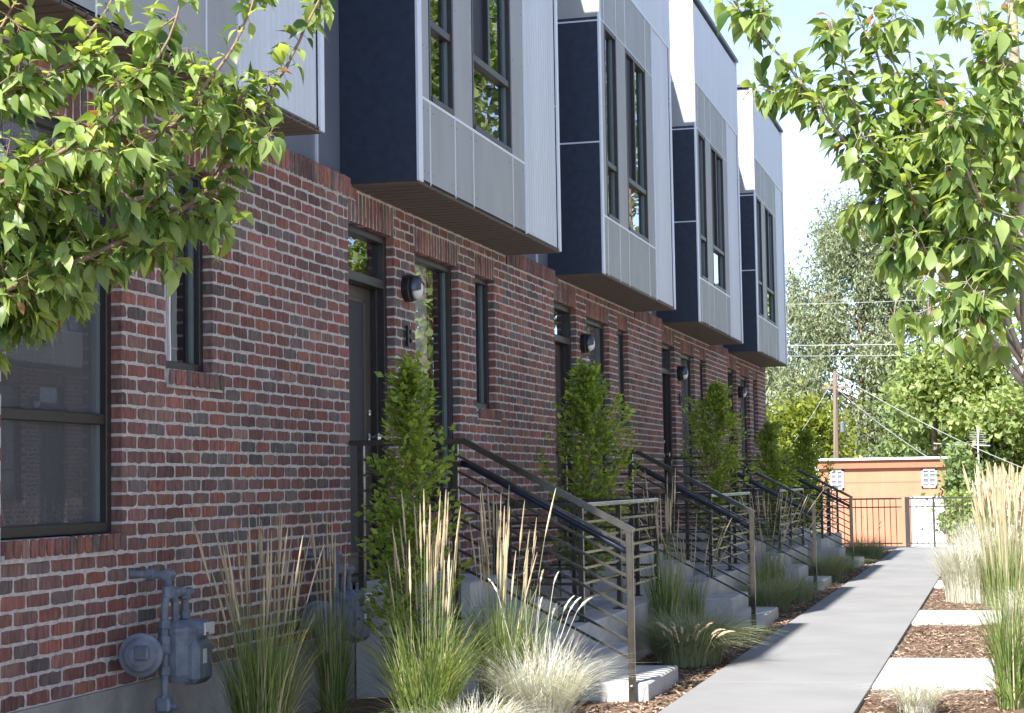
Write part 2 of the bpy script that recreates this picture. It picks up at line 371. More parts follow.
def brick_wall(name, clip_end, clip_start):
    mb = MB(); tones = []
    zlow = BB-9*BC
    for n in range(-9, 33):
        z0 = BB+n*BC; z1 = z0+BC
        if n == 32: z1 = G+2.0
        off = (n % 2)*BP/2
        for i in range(-1, 28):
            u0 = i*BP+off; u1 = u0+BP
            if i == -1 and not (clip_start and off): continue
            if i == 27: continue
            if clip_start: u0 = max(u0, 0)
            if clip_end: u1 = min(u1, PER)
            if i == -1 and off == 0: continue
            segs = [(u0, u1, False, False)]
            blocks = []
            for (o0, o1, oz0, oz1) in OPEN.values():
                if z1 > oz0+.01 and z0 < oz1-.01: blocks.append((o0, o1, z0+BC/2 > oz0+(.1 if o0 == 2.44 else .0)))
            for (o0, o1, oz0, oz1) in SOLD:
                if z1 > oz0+.02 and z0 < oz1-.02: blocks.append((o0, o1, False))
            if n >= 31: blocks += [(-1, 1.19, False), (5.0, 6.5, False)]
            for (o0, o1, deep) in blocks:
                ns = []
                for (s0, s1, d0, d1) in segs:
                    if s1 <= o0 or s0 >= o1: ns.append((s0, s1, d0, d1)); continue
                    if s0 < o0: ns.append((s0, o0, d0, deep))
                    if s1 > o1: ns.append((o1, s1, deep, d1))
                segs = ns
            for (s0, s1, d0, d1) in segs: add_brick(mb, tones, s0, s1, z0, z1, d0, d1)
    for (o0, o1, z0, z1) in SOLD:
        k = round((o1-o0)/.0705)
        for i in range(k): add_brick(mb, tones, o0+(o1-o0)*i/k, o0+(o1-o0)*(i+1)/k, z0, z1, deep_bottom=True)
    # sloping brick sills and the rowlock coping
    for (o0, o1, z0, z1) in ((2.44, 3.56, G-.303, G-.205), (4.03, 4.72, BB+12*BC-.028, BB+13*BC)):
        k = round((o1-o0)/.0705)
        for i in range(k): add_brick(mb, tones, o0+(o1-o0)*i/k, o0+(o1-o0)*(i+1)/k, z0+.006, z1, d0=.022)
    for (o0, o1) in ((0 if clip_start else 0, 1.19), (5.0, PER)):
        k = round((o1-o0)/.0705)
        for i in range(k): add_brick(mb, tones, o0+(o1-o0)*i/k, o0+(o1-o0)*(i+1)/k, CAPZ[0], CAPZ[1], d0=.010)
    # mortar body with reveals
    us = sorted({0, PER, 1.03, 1.97, 2.44, 3.55, 4.03, 4.61, 1.19, 5.0}); zs = sorted({zlow, G+2.0, .30, G-.303, BB+12*BC, G+1.7415, G+1.705, G+1.88})
    if .30 < zlow: zs = [z for z in zs if z >= zlow]
    D = -.0012
    def inside(u, z):
        return any(o[0] < u < o[1] and o[2] < z < o[3] for o in OPEN.values())
    for i in range(len(us)-1):
        for j in range(len(zs)-1):
            u0, u1, z0, z1 = us[i], us[i+1], zs[j], zs[j+1]; um, zm = (u0+u1)/2, (z0+z1)/2
            if inside(um, zm): continue
            mb.add([(D, u0, z0), (D, u1, z0), (D, u1, z1), (D, u0, z1)], [(0, 1, 2, 3)], 1); tones.append((1, 1, 1, 1))
    for o in OPEN.values():
        z0 = max(o[2], zlow)
        for (a, b) in (((o[0], z0), (o[0], o[3])), ((o[1], z0), (o[1], o[3])), ((o[0], o[3]), (o[1], o[3])), ((o[0], z0), (o[1], z0))):
            mb.add([(D, a[0], a[1]), (D, b[0], b[1]), (-.2, b[0], b[1]), (-.2, a[0], a[1])], [(0, 1, 2, 3)], 1); tones.append((1, 1, 1, 1))
    # solid mortar beds under the sills and the coping
    for (a, b) in (((-.1, 2.45, G-.31), (.012, 3.545, G-.2115)), ((-.1, 4.035, BB+12*BC-.03), (.012, 4.71, BB+13*BC-.004)), ((-.1, .0, CAPZ[0]), (.0045, 1.18, CAPZ[1]-.012)), ((-.1, 5.01, CAPZ[0]), (.0045, PER, CAPZ[1]-.012))):
        mb.box(a, b, 1); tones.extend([(1, 1, 1, 1)]*6)
    # end faces
    if clip_end:
        mb.box((-.2, PER-.03, zlow), (-.006, PER-.004, G+1.9), 1); tones.extend([(1, 1, 1, 1)]*6)
        for n in range(-9, 31):
            z0 = BB+n*BC+HJ
            for q in range(3): mb.box((-.62+.2118*q-.01*(n % 2), PER-.03, z0), (-.62+.2118*q+.19, PER, z0+BC-2*HJ), 0); tones.extend([tuple(pal[RNG.integers(len(pal))])+(1,)]*6)
    return mb, tones

def window_part(root, u0, u1, z0, z1, d, rails=(), mull=(), screens=(), reflection_panel=None, name='window', fw=.045, sash=True, depth=.10, name2=''):
    """frame (part) with pane, sash and room behind; d = outer face of frame"""
    fr = MB()
    fr.bbox((d-.07, u0, z0), (d, u0+fw, z1), .004); fr.bbox((d-.07, u1-fw, z0), (d, u1, z1), .004)
    fr.bbox((d-.07, u0+fw, z1-fw), (d-.002, u1-fw, z1), .004); fr.bbox((d-.07, u0+fw, z0), (d+.006, u1-fw, z0+fw), .004)
    for zr in rails: fr.bbox((d-.06, u0+fw, zr-.026), (d-.008, u1-fw, zr+.026), .004)
    for (um, za, zb) in mull: fr.bbox((d-.062, um-.028, za), (d-.006, um+.028, zb), .004)
    f = fr.build(name, M['frame'], root)
    zsp = [z0+fw]+sorted(rails)+[z1-fw]
    if sash:
        for a, b in zip(zsp[:-1], zsp[1:]):
            a2 = a+(.026 if a in rails else 0); b2 = b-(.026 if b in rails else 0)
            s = MB(); s.box((d-.066, u1-fw-.035, a2), (d-.034, u1-fw-.001, b2)); s.build('sash', M['sash'], f)
    p = MB(); p.add([(d-.05, u0+fw*.5, z0+fw*.5), (d-.05, u1-fw*.5, z0+fw*.5), (d-.05, u1-fw*.5, z1-fw*.5), (d-.05, u0+fw*.5, z1-fw*.5)], [(0, 1, 2, 3)])
    p.build('pane', M['glass'], f)
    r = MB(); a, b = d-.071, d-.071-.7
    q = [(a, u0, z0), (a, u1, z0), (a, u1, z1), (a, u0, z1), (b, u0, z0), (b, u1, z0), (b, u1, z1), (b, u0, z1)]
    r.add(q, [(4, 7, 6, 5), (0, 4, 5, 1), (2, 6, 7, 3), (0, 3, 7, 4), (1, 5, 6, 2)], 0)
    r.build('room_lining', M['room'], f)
    for (a0, a1, b0, b1) in screens:
        m = MB(); m.add([(d-.040, a0, b0), (d-.040, a1, b0), (d-.040, a1, b1), (d-.040, a0, b1)], [(0, 1, 2, 3)]); m.build('insect_screen', M['mesh' if name2 == 'tall' else 'screen'], f)
    if reflection_panel:
        m = MB(); m.box((d-.078, reflection_panel[0], reflection_panel[2]), (d-.075, reflection_panel[1], reflection_panel[3])); m.build('reflection_panel', M['reflection_panel'], f)  # panel behind the glass, standing in for a pale reflection in the pane
    return f

def ribs(mb, p0, along, up_, out, L, H, pitch=.078, depth=.006, mi=0):
    """trapezoidal vertical ribs on a rectangle"""
    p0, al, uu, oo = [np.array(v, float) for v in (p0, along, up_, out)]
    n = max(1, round(L/pitch)); pt = L/n; prof = []
    for i in range(n):
        prof += [(i*pt, 0), (i*pt+pt*.12, depth), (i*pt+pt*.55, depth), (i*pt+pt*.67, 0)]
    prof.append((L, 0)); V = []
    for a, d in prof: V += [p0+al*a+oo*d, p0+al*a+oo*d+uu*H]
    F = [(2*i, 2*i+2, 2*i+3, 2*i+1) for i in range(len(prof)-1)]
    nrm = np.cross(al, uu)
    if np.dot(nrm, oo) < 0: F = [tuple(reversed(f)) for f in F]
    mb.add(V, F, mi)

BAY = (1.067, 5.048); BF = .482
def bay_parts(root, start=0.):
    u0, u1 = BAY[0]+start, BAY[1]; zb, zt = G+1.98, G+6.13
    zs, zw, zg = G+2.545, G+4.45, G+5.04
    cs = BAY[0]+2.80                                          # start of the ribbed strip
    b = MB()
    b.box((-.06, u0+.02, zb+.02), (BF-.03, u1-.02, zs+.005), 0); b.box((-.06, u0+.02, zw+.006), (BF-.03, u1-.02, zt-.02), 0)
    for a, c in ((u0+.02, BAY[0]+(.27 if start == 0 else 1.31)), (BAY[0]+.85, BAY[0]+1.31), (BAY[0]+2.42, u1-.02)):
        if c > a+.02 and not (start and a == BAY[0]+.85): b.box((-.06, a, zs+.005), (BF-.03, c, zw+.006), 0)
    # grey panels on the front, separated by reveals
    xs = [u0+.085]+[BAY[0]+t for t in (.27, .85, 1.31, 2.42)]+[cs-.012]
    xs = [x for x in xs if x >= u0+.08]
    for a, c in zip(xs[:-1], xs[1:]):
        b.bbox((BF-.03, a+.006, zb+.006), (BF-.006, c-.006, zs-.010), .002, 0)
        b.bbox((BF-.03, a+.006, zw+.016), (BF-.006, c-.006, zg-.010), .002, 0)
    wins = [(.27, .85), (1.31, 2.42)]
    sol = [(u0+.085, BAY[0]+.27), (BAY[0]+.85, BAY[0]+1.31), (BAY[0]+2.42, cs-.012)]
    for a, c in sol:
        if c > a+.02: b.bbox((BF-.03, a+.004, zs+.010), (BF-.006, c-.004, zw+.006), .002, 0)
    for a, c in sol+[(BAY[0]+.3, BAY[0]+.82), (BAY[0]+1.35, BAY[0]+2.38)]:                 # fastener heads
        for uu in (a+.05, c-.05):
            for zz in np.arange(zb+.08, zw+.5, .42):
                if zs-.02 < zz < zw+.05 and not any(abs(a-s[0]) < 1e-6 for s in sol): continue
                if uu < u0+.1: continue
                b.box((BF-.008, uu-.004, zz-.004), (BF-.004, uu+.004, zz+.004), 1)
    # light grey and navy panels on both cheeks
    for yy, sg in ((u0, -1), (u1, 1)):
        for za, zc, mi in ((zb, G+3.235, 2), (G+3.25, G+4.415, 2), (G+4.43, G+4.46, 2), (G+4.46, zg-.008, 0)):
            y_a = yy-.004*1 if sg < 0 else yy-.02; y_b = yy+.02 if sg < 0 else yy+.004
            b.box((-.058, y_a, za), (BF-.012, y_b, zc), mi)
    body = b.build('bay', [M['panel'], M['cap'], M['navy']], root)
    r = MB()
    ribs(r, (BF-.018, cs+.004, zb+.006), (0, 1, 0), (0, 0, 1), (1, 0, 0), u1-.07-cs, zg-zb-.012)
    ribs(r, (BF-.018, u0+.03, zg+.008), (0, 1, 0), (0, 0, 1), (1, 0, 0), u1-u0-.06, zt-zg-.05)
    ribs(r, (-.06, u0-.004+.012, zg+.002), (1, 0, 0), (0, 0, 1), (0, -1, 0), BF+.03, zt-zg-.05)
    ribs(r, (-.06, u1-.008, zg+.002), (1, 0, 0), (0, 0, 1), (0, 1, 0), BF+.03, zt-zg-.05)
    r.build('ribbed_cladding', M['ribbed'], body)
    t = MB()
    t.box((BF-.012, u0-.008, zb-.004), (BF+.004, u0+.085, zg)); t.box((BF-.012, u1-.055, zb-.004), (BF+.004, u1+.006, zg))   # corner trims
    t.box((BF-.04, u0-.012, zg), (BF+.006, u0+.03, zt)); t.box((BF-.04, u1-.03, zg), (BF+.006, u1+.01, zt))
    t.box((BF-.026, u0+.08, zs-.010), (BF-.001, cs, zs+.010)); t.box((BF-.026, u0+.08, zw+.006), (BF-.001, cs, zw+.016))
    t.box((BF-.02, cs-.012, zb), (BF+.006, cs+.004, zg)); t.box((BF-.03, u0+.03, zg-.010), (BF+.005, u1-.03, zg+.008))
    for a in xs[1:-1]:
        t.box((BF-.026, a-.006, zb), (BF-.002, a+.006, zs-.010)); t.box((BF-.026, a-.006, zw+.016), (BF-.002, a+.006, zg-.010))
    for yy, s in ((u0, -1), (u1, 1)):
        for zz in (G+3.2425, G+4.4225):
            t.box((-.05, yy-.007 if s < 0 else yy, zz-.0075), (BF-.013, yy+.01 if s < 0 else yy+.007, zz+.0075))
        t.box((-.05, yy-.010 if s < 0 else yy, zg-.008), (BF-.013, yy+.01 if s < 0 else yy+.010, zg+.002))
    t.build('metal_trim', M['trim'], body)
    s = MB(); n = 30; L = u1-u0-.02
    for i in range(n):
        a = u0+.01+L*i/n; s.bbox((-.055, a+.006, zb-.016), (BF-.006, a+L/n-.006, zb+.01), .006)
    s.box((-.055, u0+.01, zb-.002), (BF-.006, u1-.01, zb+.018))
    s.build('soffit', M['soffit'], body)
    c = MB(); c.box((-.1, u0-.035, zt), (BF+.03, u1+.035, zt+.045)); c.build('parapet_cap', M['cap'], body)
    if start == 0: window_part(root, BAY[0]+.275, BAY[0]+.845, zs+.012, zw+.004, BF-.004, rails=(G+3.10,), fw=.04)
    window_part(root, BAY[0]+1.315, BAY[0]+2.415, zs+.012, zw+.004, BF-.004, rails=(G+3.10,), mull=((BAY[0]+1.80, G+3.126, zw-.03),), screens=((BAY[0]+1.352, BAY[0]+1.775, G+3.13, zw-.04),), fw=.04)

def make_townhouse(k, label, clip_end=False, clip_start=False, start=0., letter=None, reflection_panel=False):
    root = thing('townhouse', (XW, Y1+PER*(k-1), 0), label, 'townhouse', 'townhouses in the brick row')
    mb, tones = brick_wall('w', clip_end, clip_start)
    mb.build('brick_wall', [M['brick'], M['mortar']], root, tone=tones)
    fo = MB(); fo.bbox((-.25, 0, -.4), (.004, PER-.003, BB-9*BC-.003), .004); fo.build('foundation', M['foundation'], root)
    # upper wall behind the bay and the house body
    up_ = MB(); e = .5 if False else 0
    up_.box((-.26, 0, G+2.032), (-.062, PER, G+5.98), 0)
    up_.box((-6.0, 0, -.3), (-.99, PER, G+5.98), 1)
    up_.build('upper_wall', [M['slate'], M['slate']], root)
    for u in (.62, 5.312): tr = MB(); tr.box((-.068, u-.012, G+2.03), (-.048, u+.012, G+5.9)); tr.build('seam_trim', M['trim'], root)
    rf = MB(); rf.box((-6.1, 0, G+5.98), (-.02, PER, G+6.05)); rf.build('roof', M['cap'], root)
    bay_parts(root, start)
    # ground floor windows
    o = OPEN['tall']; window_part(root, o[0]+.004, o[1]-.004, G-.205, o[3]-.003, -.055, rails=(G+.335,), reflection_panel=((o[0]+.14, o[1]-.42, G-.05, o[3]-.05) if reflection_panel else None), fw=.05, name2='tall', screens=(() if reflection_panel else ((o[0]+.052, o[1]-.09, G-.16, o[3]-.05),)))
    o = OPEN['slim']; window_part(root, o[0]+.004, o[1]-.004, BB+13*BC, o[3]-.003, -.055, fw=.045)
    # door
    o = OPEN['door']; zd = G-.63
    d = MB()
    d.bbox((-.20, o[0]+.05, zd+.03), (-.145, o[1]-.10, G+1.365), .006)
    for (a, b, c, e2) in ((o[0]+.10, o[0]+.13, zd+.15, G+1.28), (o[1]-.27, o[1]-.24, zd+.15, G+1.28)): d.bbox((-.147, a, c), (-.135, b, e2), .004)
    d.bbox((-.147, o[0]+.10, G+1.25), (-.135, o[1]-.24, G+1.28), .004); d.bbox((-.147, o[0]+.10, zd+.15), (-.135, o[1]-.24, zd+.18), .004)
    dr = d.build('door', M['door'], root)
    h = MB(); h.lathe((-.145, o[1]-.17, G+.33), (1, 0, 0), [(0, .03), (.012, .032), (.018, .012), (.05, .012), (.055, .028), (.08, .03), (.09, .015)], 16)
    h.build('handle', M['chrome'], dr); h = MB(); h.lathe((-.145, o[1]-.17, G+.50), (1, 0, 0), [(0, .026), (.015, .026), (.022, .012)], 14); h.build('deadbolt', M['chrome'], dr, smooth=False)
    li = MB(); li.box((-.150, o[0]+.13, zd+.18), (-.142, o[1]-.27, G+1.25)); li.build('door_lite', M['screen'], dr)
    fr = MB()
    fr.bbox((-.16, o[0]+.003, zd), (-.055, o[0]+.05, o[3]-.003), .004); fr.bbox((-.16, o[1]-.06, zd), (-.055, o[1]-.003, o[3]-.003), .004)
    fr.bbox((-.19, o[1]-.10, zd), (-.10, o[1]-.06, G+1.37), .004)
    fr.bbox((-.16, o[0]+.05, G+1.365), (-.050, o[1]-.06, G+1.43), .004); fr.bbox((-.16, o[0]+.05, o[3]-.055), (-.055, o[1]-.06, o[3]-.003), .004)
    fr.bbox((-.16, o[0]+.003, zd-.03), (-.03, o[1]-.003, zd+.03), .004)
    fr.build('door_frame', M['frame'], root)
    tw = MB(); tw.add([(-.10, o[0]+.04, G+1.42), (-.10, o[1]-.05, G+1.42), (-.10, o[1]-.05, o[3]-.05), (-.10, o[0]+.04, o[3]-.05)], [(0, 1, 2, 3)])
    t2 = tw.build('transom_window', M['glass'], root)
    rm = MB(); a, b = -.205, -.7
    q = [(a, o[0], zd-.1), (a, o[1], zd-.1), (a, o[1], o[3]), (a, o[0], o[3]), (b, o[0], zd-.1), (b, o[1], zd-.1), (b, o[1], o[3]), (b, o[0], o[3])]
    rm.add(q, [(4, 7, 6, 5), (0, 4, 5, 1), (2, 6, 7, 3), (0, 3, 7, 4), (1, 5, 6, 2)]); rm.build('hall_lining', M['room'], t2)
    # wall lamp
    lp = MB(); c = (0.0, 2.21, G+1.40)
    lp.lathe(c, (1, 0, 0), [(0, .092), (.008, .098), (.05, .100), (.058, .092), (.075, .092), (.078, .080)], 26)
    # hood: upper shell over the dome
    V = []; F = []; nn = 14; mm = 6; ccx = c[0]+.07
    for i in range(nn+1):
        t = math.pi*(-.18+1.36*i/nn)
        for j in range(mm+1):
            s = math.pi/2*j/mm*.86; rr = .096*math.cos(s)
            V.append((ccx+.075*math.sin(s)+.012, c[1]-rr*math.cos(t), c[2]+max(rr*math.sin(t), -.04)))
    F = [(i*(mm+1)+j, (i+1)*(mm+1)+j, (i+1)*(mm+1)+j+1, i*(mm+1)+j+1) for i in range(nn) for j in range(mm)]
    hh = []
    lp2 = lp.build('wall_lamp', M['black'], root, smooth=False)
    hd = MB(); 
    # a half hood cut along a diagonal
    V = []; nn = 16; mm = 6
    for i in range(nn+1):
        t = math.pi*i/nn-.35
        for j in range(mm+1):
            s = math.pi/2*(j/mm)*.72; rr = .093*math.cos(s)
            V.append((c[0]+.078+.062*math.sin(s), c[1]-rr*math.cos(t), c[2]+rr*math.sin(t)))
    F = [(i*(mm+1)+j, (i+1)*(mm+1)+j, (i+1)*(mm+1)+j+1, i*(mm+1)+j+1) for i in range(nn) for j in range(mm)]
    hd.add(V, F); hd.build('lamp_hood', M['cap'], lp2, smooth=True)
    ln = MB(); ln.lathe((c[0]+.078, c[1], c[2]), (1, 0, 0), [(0, .082), (.015, .080), (.032, .070), (.045, .052), (.052, .028), (.055, .004)], 22)
    ln.build('lamp_lens', M['lens'], lp2, smooth=True)
    if letter:
        cu = bpy.data.curves.new('letter', 'FONT'); cu.body = letter; cu.size = .205; cu.extrude = .009; cu.align_x = 'CENTER'; cu.offset = .004
        tmp = bpy.data.objects.new('tmp', cu); COL.objects.link(tmp)
        dg = bpy.context.evaluated_depsgraph_get(); me = bpy.data.meshes.new_from_object(tmp.evaluated_get(dg))
        bpy.data.objects.remove(tmp); me.materials.clear(); me.materials.append(M['black'])
        lo = bpy.data.objects.new('house_letter', me); COL.objects.link(lo); lo.parent = root
        lo.matrix_local = Matrix(((0, 0, 1, .030), (1, 0, 0, 2.20), (0, 1, 0, G+.985), (0, 0, 0, 1)))
    return root

houses = []
houses.append(make_townhouse(0, 'nearest brick townhouse, tall window at left edge, behind the cherry branches', start=.68, clip_start=True))  # unseen near end of this bay is cut back to let sun reach the first rail
houses.append(make_townhouse(1, 'second brick townhouse, letter B beside its brown door', letter='B', reflection_panel=True))
houses.append(make_townhouse(2, 'third brick townhouse, its door just past the second stair rail', letter='C'))
houses.append(make_townhouse(3, 'fourth brick townhouse, between the third house and the row end', letter='D'))
houses.append(make_townhouse(4, 'farthest brick townhouse at the end of the row by the orange garage', letter='E', clip_end=True))
# the house behind the camera, and the facing row mirrored in the window panes
names = ['nearest', 'second', 'third', 'fourth', 'fifth']
for i in range(5):
    c = copy_tree(houses[2]); c.location = (6.6, 11.5+PER*i, 0); c.rotation_euler = (0, 0, math.pi)
    c['label'] = names[i]+' brick townhouse of the facing row across the garden walk'; c['group'] = 'townhouses in the facing row'
    for ch in list(c.children):
        if ch.name.startswith('house_letter'): bpy.data.objects.remove(ch)

# ------------------------------------------------------------------ stoops and rails
def ztop(L):                     # top rail height (world) at lateral distance L
    return G+.285 if L >= 3.32 else G+.285-(3.32-L)*.535
def make_stoop(k, label):
    y0 = 11.30+PER*k; root = thing('entry_stoop', (0, y0, 0), label, 'steps', 'concrete entry stoops')
    W = 1.10
    lv = [(2.17, 2.60, G-1.25), (2.46, 2.86, G-1.10), (2.73, 3.14, G-.95), (3.00, 3.42, G-.79)]
    for i, (a, b, z) in enumerate(lv):
        if i == 2: continue
        s = MB(); s.bbox((-b, 0.002*i, -.2), (-a, W+.002*i, z), .012); s.build('step', M['concrete'], root)
    s = MB(); s.bbox((-4.09, .008, -.2), (-3.30, W+.02, G-.63), .010); s.build('landing', M['concrete'], root)
    s = MB(); s.bbox((-3.14, .004, -.2), (-2.73, W+.012, G-.95), .010); 
    s.bbox((-3.02, W+.013, -.2), (-2.732, 3.72, G-.952), .010); s.bbox((-4.08, 3.46, -.2), (-3.021, 3.718, G-.954), .010)
    s.build('planter_wall', M['concrete'], root)
    s = MB(); s.box((-4.08, W+.03, -.2), (-3.02, 3.46, G-1.08)); s.build('planter_soil', M['mulch'], root)
    return root
def make_rail(k, label):
    y0 = 11.27+PER*k; root = thing('stair_railing', (-2.26, y0, 0), label, 'stair railing', 'sloping stair railings')
    X = lambda L: -L+2.26
    t = MB()
    t.bar((X(4.09), 0, G+.272), (X(3.32), 0, G+.270), .052, .036); t.bar((X(3.33), 0, G+.274), (X(2.238), 0, ztop(2.238)-.017), .052, .038)
    t.build('top_rail', M['rail'], root)
    def post(L, z0, z1, w=.042):
        p = MB(); p.bbox((X(L)-w/2, -w/2, z0), (X(L)+w/2, w/2, z1), .004)
        if z0 > .1: p.box((X(L)-.045, -.05, z0-.0), (X(L)+.045, .03, z0+.012))
        else: p.lathe((X(L), -w/2, .10), (0, -1, 0), [(0, .012), (.006, .012), (.009, .006)], 10)
        p.build('post', M['rail'], root)
    post(4.02, G-.70, G+.26); post(3.385, G-.86, G+.26); post(2.262, -.06, ztop(2.262)-.028)
    for i in range(1, 9):
        b = MB(); zz = -.100*i-.02
        if i <= 7: c_ = MB(); c_.bar((X(4.0), 0, G+.285+zz), (X(3.40), 0, G+.285+zz), .016, .016); c_.build('infill_bar', M['rail'], root)
        za = G+.285+zz+.015; zb = ztop(2.28)+zz
        if i <= 7: b.bar((X(3.37), 0, za), (X(2.28), 0, zb), .016, .016)
        else:
            b.bar((X(3.37), 0, za), (X(2.28), 0, zb), .016, .016)
        b.build('infill_bar', M['rail'], root)
    h = MB(); h.tube([(X(3.36), .05, G+.13), (X(3.30), .05, G+.115), (X(2.38), .05, ztop(2.38)-.17), (X(2.28), .03, ztop(2.28)-.17)], .021, 12)
    h.build('handrail', M['handrail'], root, smooth=True)
    return root
def make_guard(k, label):
    y0 = 11.30+PER*k; root = thing('planter_guard', (-2.80, y0, 0), label, 'guard rail', 'guard rails on the planter walls')
    zb, zt = G-.95, G-.145
    t = MB(); t.bbox((-.022, .95, zt-.032), (.022, 3.80, zt), .004)
    t.bbox((-1.29, 3.76, zt-.032), (-.024, 3.80, zt), .004); t.bbox((-.62, .95, zt-.032), (-.024, .99, zt), .004)
    t.build('top_rail', M['rail'], root)
    for (x, y) in ((0, .97), (0, 2.25), (0, 3.78), (-.16, 3.78), (-.70, 3.78), (-1.26, 3.78), (-.60, .97)):
        p = MB(); p.bbox((x-.019, y-.019, zb), (x+.019, y+.019, zt-.033), .004); p.box((x-.045, y-.05, zb), (x+.045, y+.05, zb+.008)); p.build('post', M['rail'], root)
    for i in range(1, 7):
        z = zt-.030-.104*i; b = MB()
        b.box((-.008, .99, z-.009), (.008, 3.76, z+.009)); b.build('infill_bar', M['rail'], root)
        b = MB(); b.box((-1.24, 3.772, z-.009), (-.02, 3.788, z+.009)); b.build('infill_bar', M['rail'], root)
        b = MB(); b.box((-.58, .962, z-.009), (-.02, .978, z+.009)); b.build('infill_bar', M['rail'], root)
    return root
ordn = ['nearest', 'second', 'third', 'farthest']
wh = ['at the door marked B', 'below the second brown door', 'below the third brown door', 'closest to the black metal fence']
s0 = make_stoop(0, ordn[0]+' concrete entry stoop '+wh[0]); r0 = make_rail(0, ordn[0]+' sloping stair rail with sunlit lower end '+wh[0]); g0 = make_guard(0, ordn[0]+' flat topped guard rail on planter wall '+wh[0])
for k in range(1, 4):
    for proto, lab in ((s0, ' concrete entry stoop '), (r0, ' sloping stair rail '), (g0, ' flat topped guard rail on planter wall ')):
        c = copy_tree(proto); c.location.y += PER*k; c['label'] = ordn[k]+lab+wh[k]

# ------------------------------------------------------------------ ground, beds, walk
def terrain(y):
    if y < 37: return 0.
    return -1.9*min(1, (y-37)/16)**1.0
g = MB(); ys = [-60, -10, 0, 10, 20, 30, 37, 40, 44, 48, 53, 60, 80, 120, 260, 600]; xsx = [-400, -120, -40, -12, -6, -4.2, 0, 4.2, 8, 20, 60, 150, 400]
V = [(x, y, terrain(y)-.05) for y in ys for x in xsx]; nx = len(xsx)
g.add(V, [(j*nx+i, j*nx+i+1, (j+1)*nx+i+1, (j+1)*nx+i) for j in range(len(ys)-1) for i in range(nx-1)])
structure(g.build('ground', M['soil']))
def bed(name, x0, x1, y0, y1, dz=.0, nxs=12, nys=60):
    b = MB(); V = []
    for j in range(nys+1):
        for i in range(nxs+1):
            e = min(1, min(i, nxs-i)/1.0)
            V.append((x0+(x1-x0)*i/nxs, y0+(y1-y0)*j/nys, dz+e*RNG.uniform(-.006, .012)))
    b.add(V, [(j*(nxs+1)+i, j*(nxs+1)+i+1, (j+1)*(nxs+1)+i+1, (j+1)*(nxs+1)+i) for j in range(nys) for i in range(nxs)])
    return structure(b.build(name, M['mulch'], smooth=True))
bed('mulch_bed', -4.09, -1.985, -6, 35.4, .0, 16, 260)
bed('mulch_bed', -.875, 6.5, -6, 35.4, -.004, 30, 220)
p = MB(); yy = -6.
while yy < 35.7:
    y2 = min(yy+3.05, 35.7); p.bbox((-1.985, yy+.001, -.12), (-.875, y2-.001, .028), .0025); yy = y2
structure(p.build('walkway', M['path']))
p = MB()
for (a, b, x0, x1) in ((-3.2, -1.5, -.872, 1.2), (1.7, 3.4, -.872, 1.2), (6.9, 8.6, -.872, 1.2), (12.2, 14.1, -.872, -.02), (17.5, 19.1, -.872, -.02), (23.1, 24.6, -.872, 1.2), (28.8, 30.3, -.872, 1.2), (34.0, 35.7, -.872, 3.6)):
    p.bbox((x0, a, -.12), (x1, b, .022), .006)
for (a, b) in ((11.3, 15.9), (17.2, 21.6)): p.bbox((.0, a, -.12), (1.3, b, .024), .006)
structure(p.build('crossing_slabs', M['pad']))
p = MB()
for i in range(10): p.bbox((1.32, -6+4.16*i, -.12), (6.3, -6+4.16*i+4.15, .026), .004)
structure(p.build('bounce_paving', M['pad']))  # added pale slabs out of view, bouncing sunlight onto the brick row
p = MB(); p.bbox((-7.0, 35.72, -.15), (4.5, 36.6, .02), .006); structure(p.build('rear_path', M['pad']))

# bark chips
def chips(n, regions):
    areas = np.array([(b[1]-b[0])*(b[3]-b[2])*b[4] for b in regions]); pr = areas/areas.sum()
    mb = MB(); V = []; F = []; k = 0
    which = RNG.choice(len(regions), n, p=pr)
    for w_ in which:
        b = regions[w_]; x = RNG.uniform(b[0], b[1]); y = RNG.uniform(b[2], b[3])
        L = RNG.uniform(.02, .055); W = RNG.uniform(.006, .014); a = RNG.uniform(0, math.pi); t = RNG.normal(0, .25); h = RNG.uniform(.004, .016)
        d = np.array([math.cos(a), math.sin(a), t]); s = np.array([-math.sin(a), math.cos(a), RNG.normal(0, .35)]); c = np.array([x, y, h+.006])
        V += [c-d*L/2-s*W/2*.6, c+d*L/2-s*W/2, c+d*L/2*.9+s*W/2, c-d*L/2*.95+s*W/2]; F.append((k, k+1, k+2, k+3)); k += 4
    mb.add(V, F); return mb
regs = [(-.86, -.02, 14.12, 17.48, 3.), (-.86, .0, 10.0, 12.18, 3.), (-.86, 1.2, 19.15, 23.05, 1.4), (-.86, .6, 24.6, 28.7, .7), (-2.16, -1.99, 9.5, 35, 5.), (-2.8, -2.0, 8, 11.2, 3.), (-3.0, -2.0, 12.5, 16.9, 1.6), (-2.9, -2.0, 18.2, 22.6, 1.2), (-2.9, -2., 24, 34, .6), (.0, .6, 15.9, 17.15, 2.5), (-4.0, -2.8, 6.5, 10.5, .8)]
o = chips(15000, regs).build('bark_chips', M['chip']); o['kind'] = 'stuff'

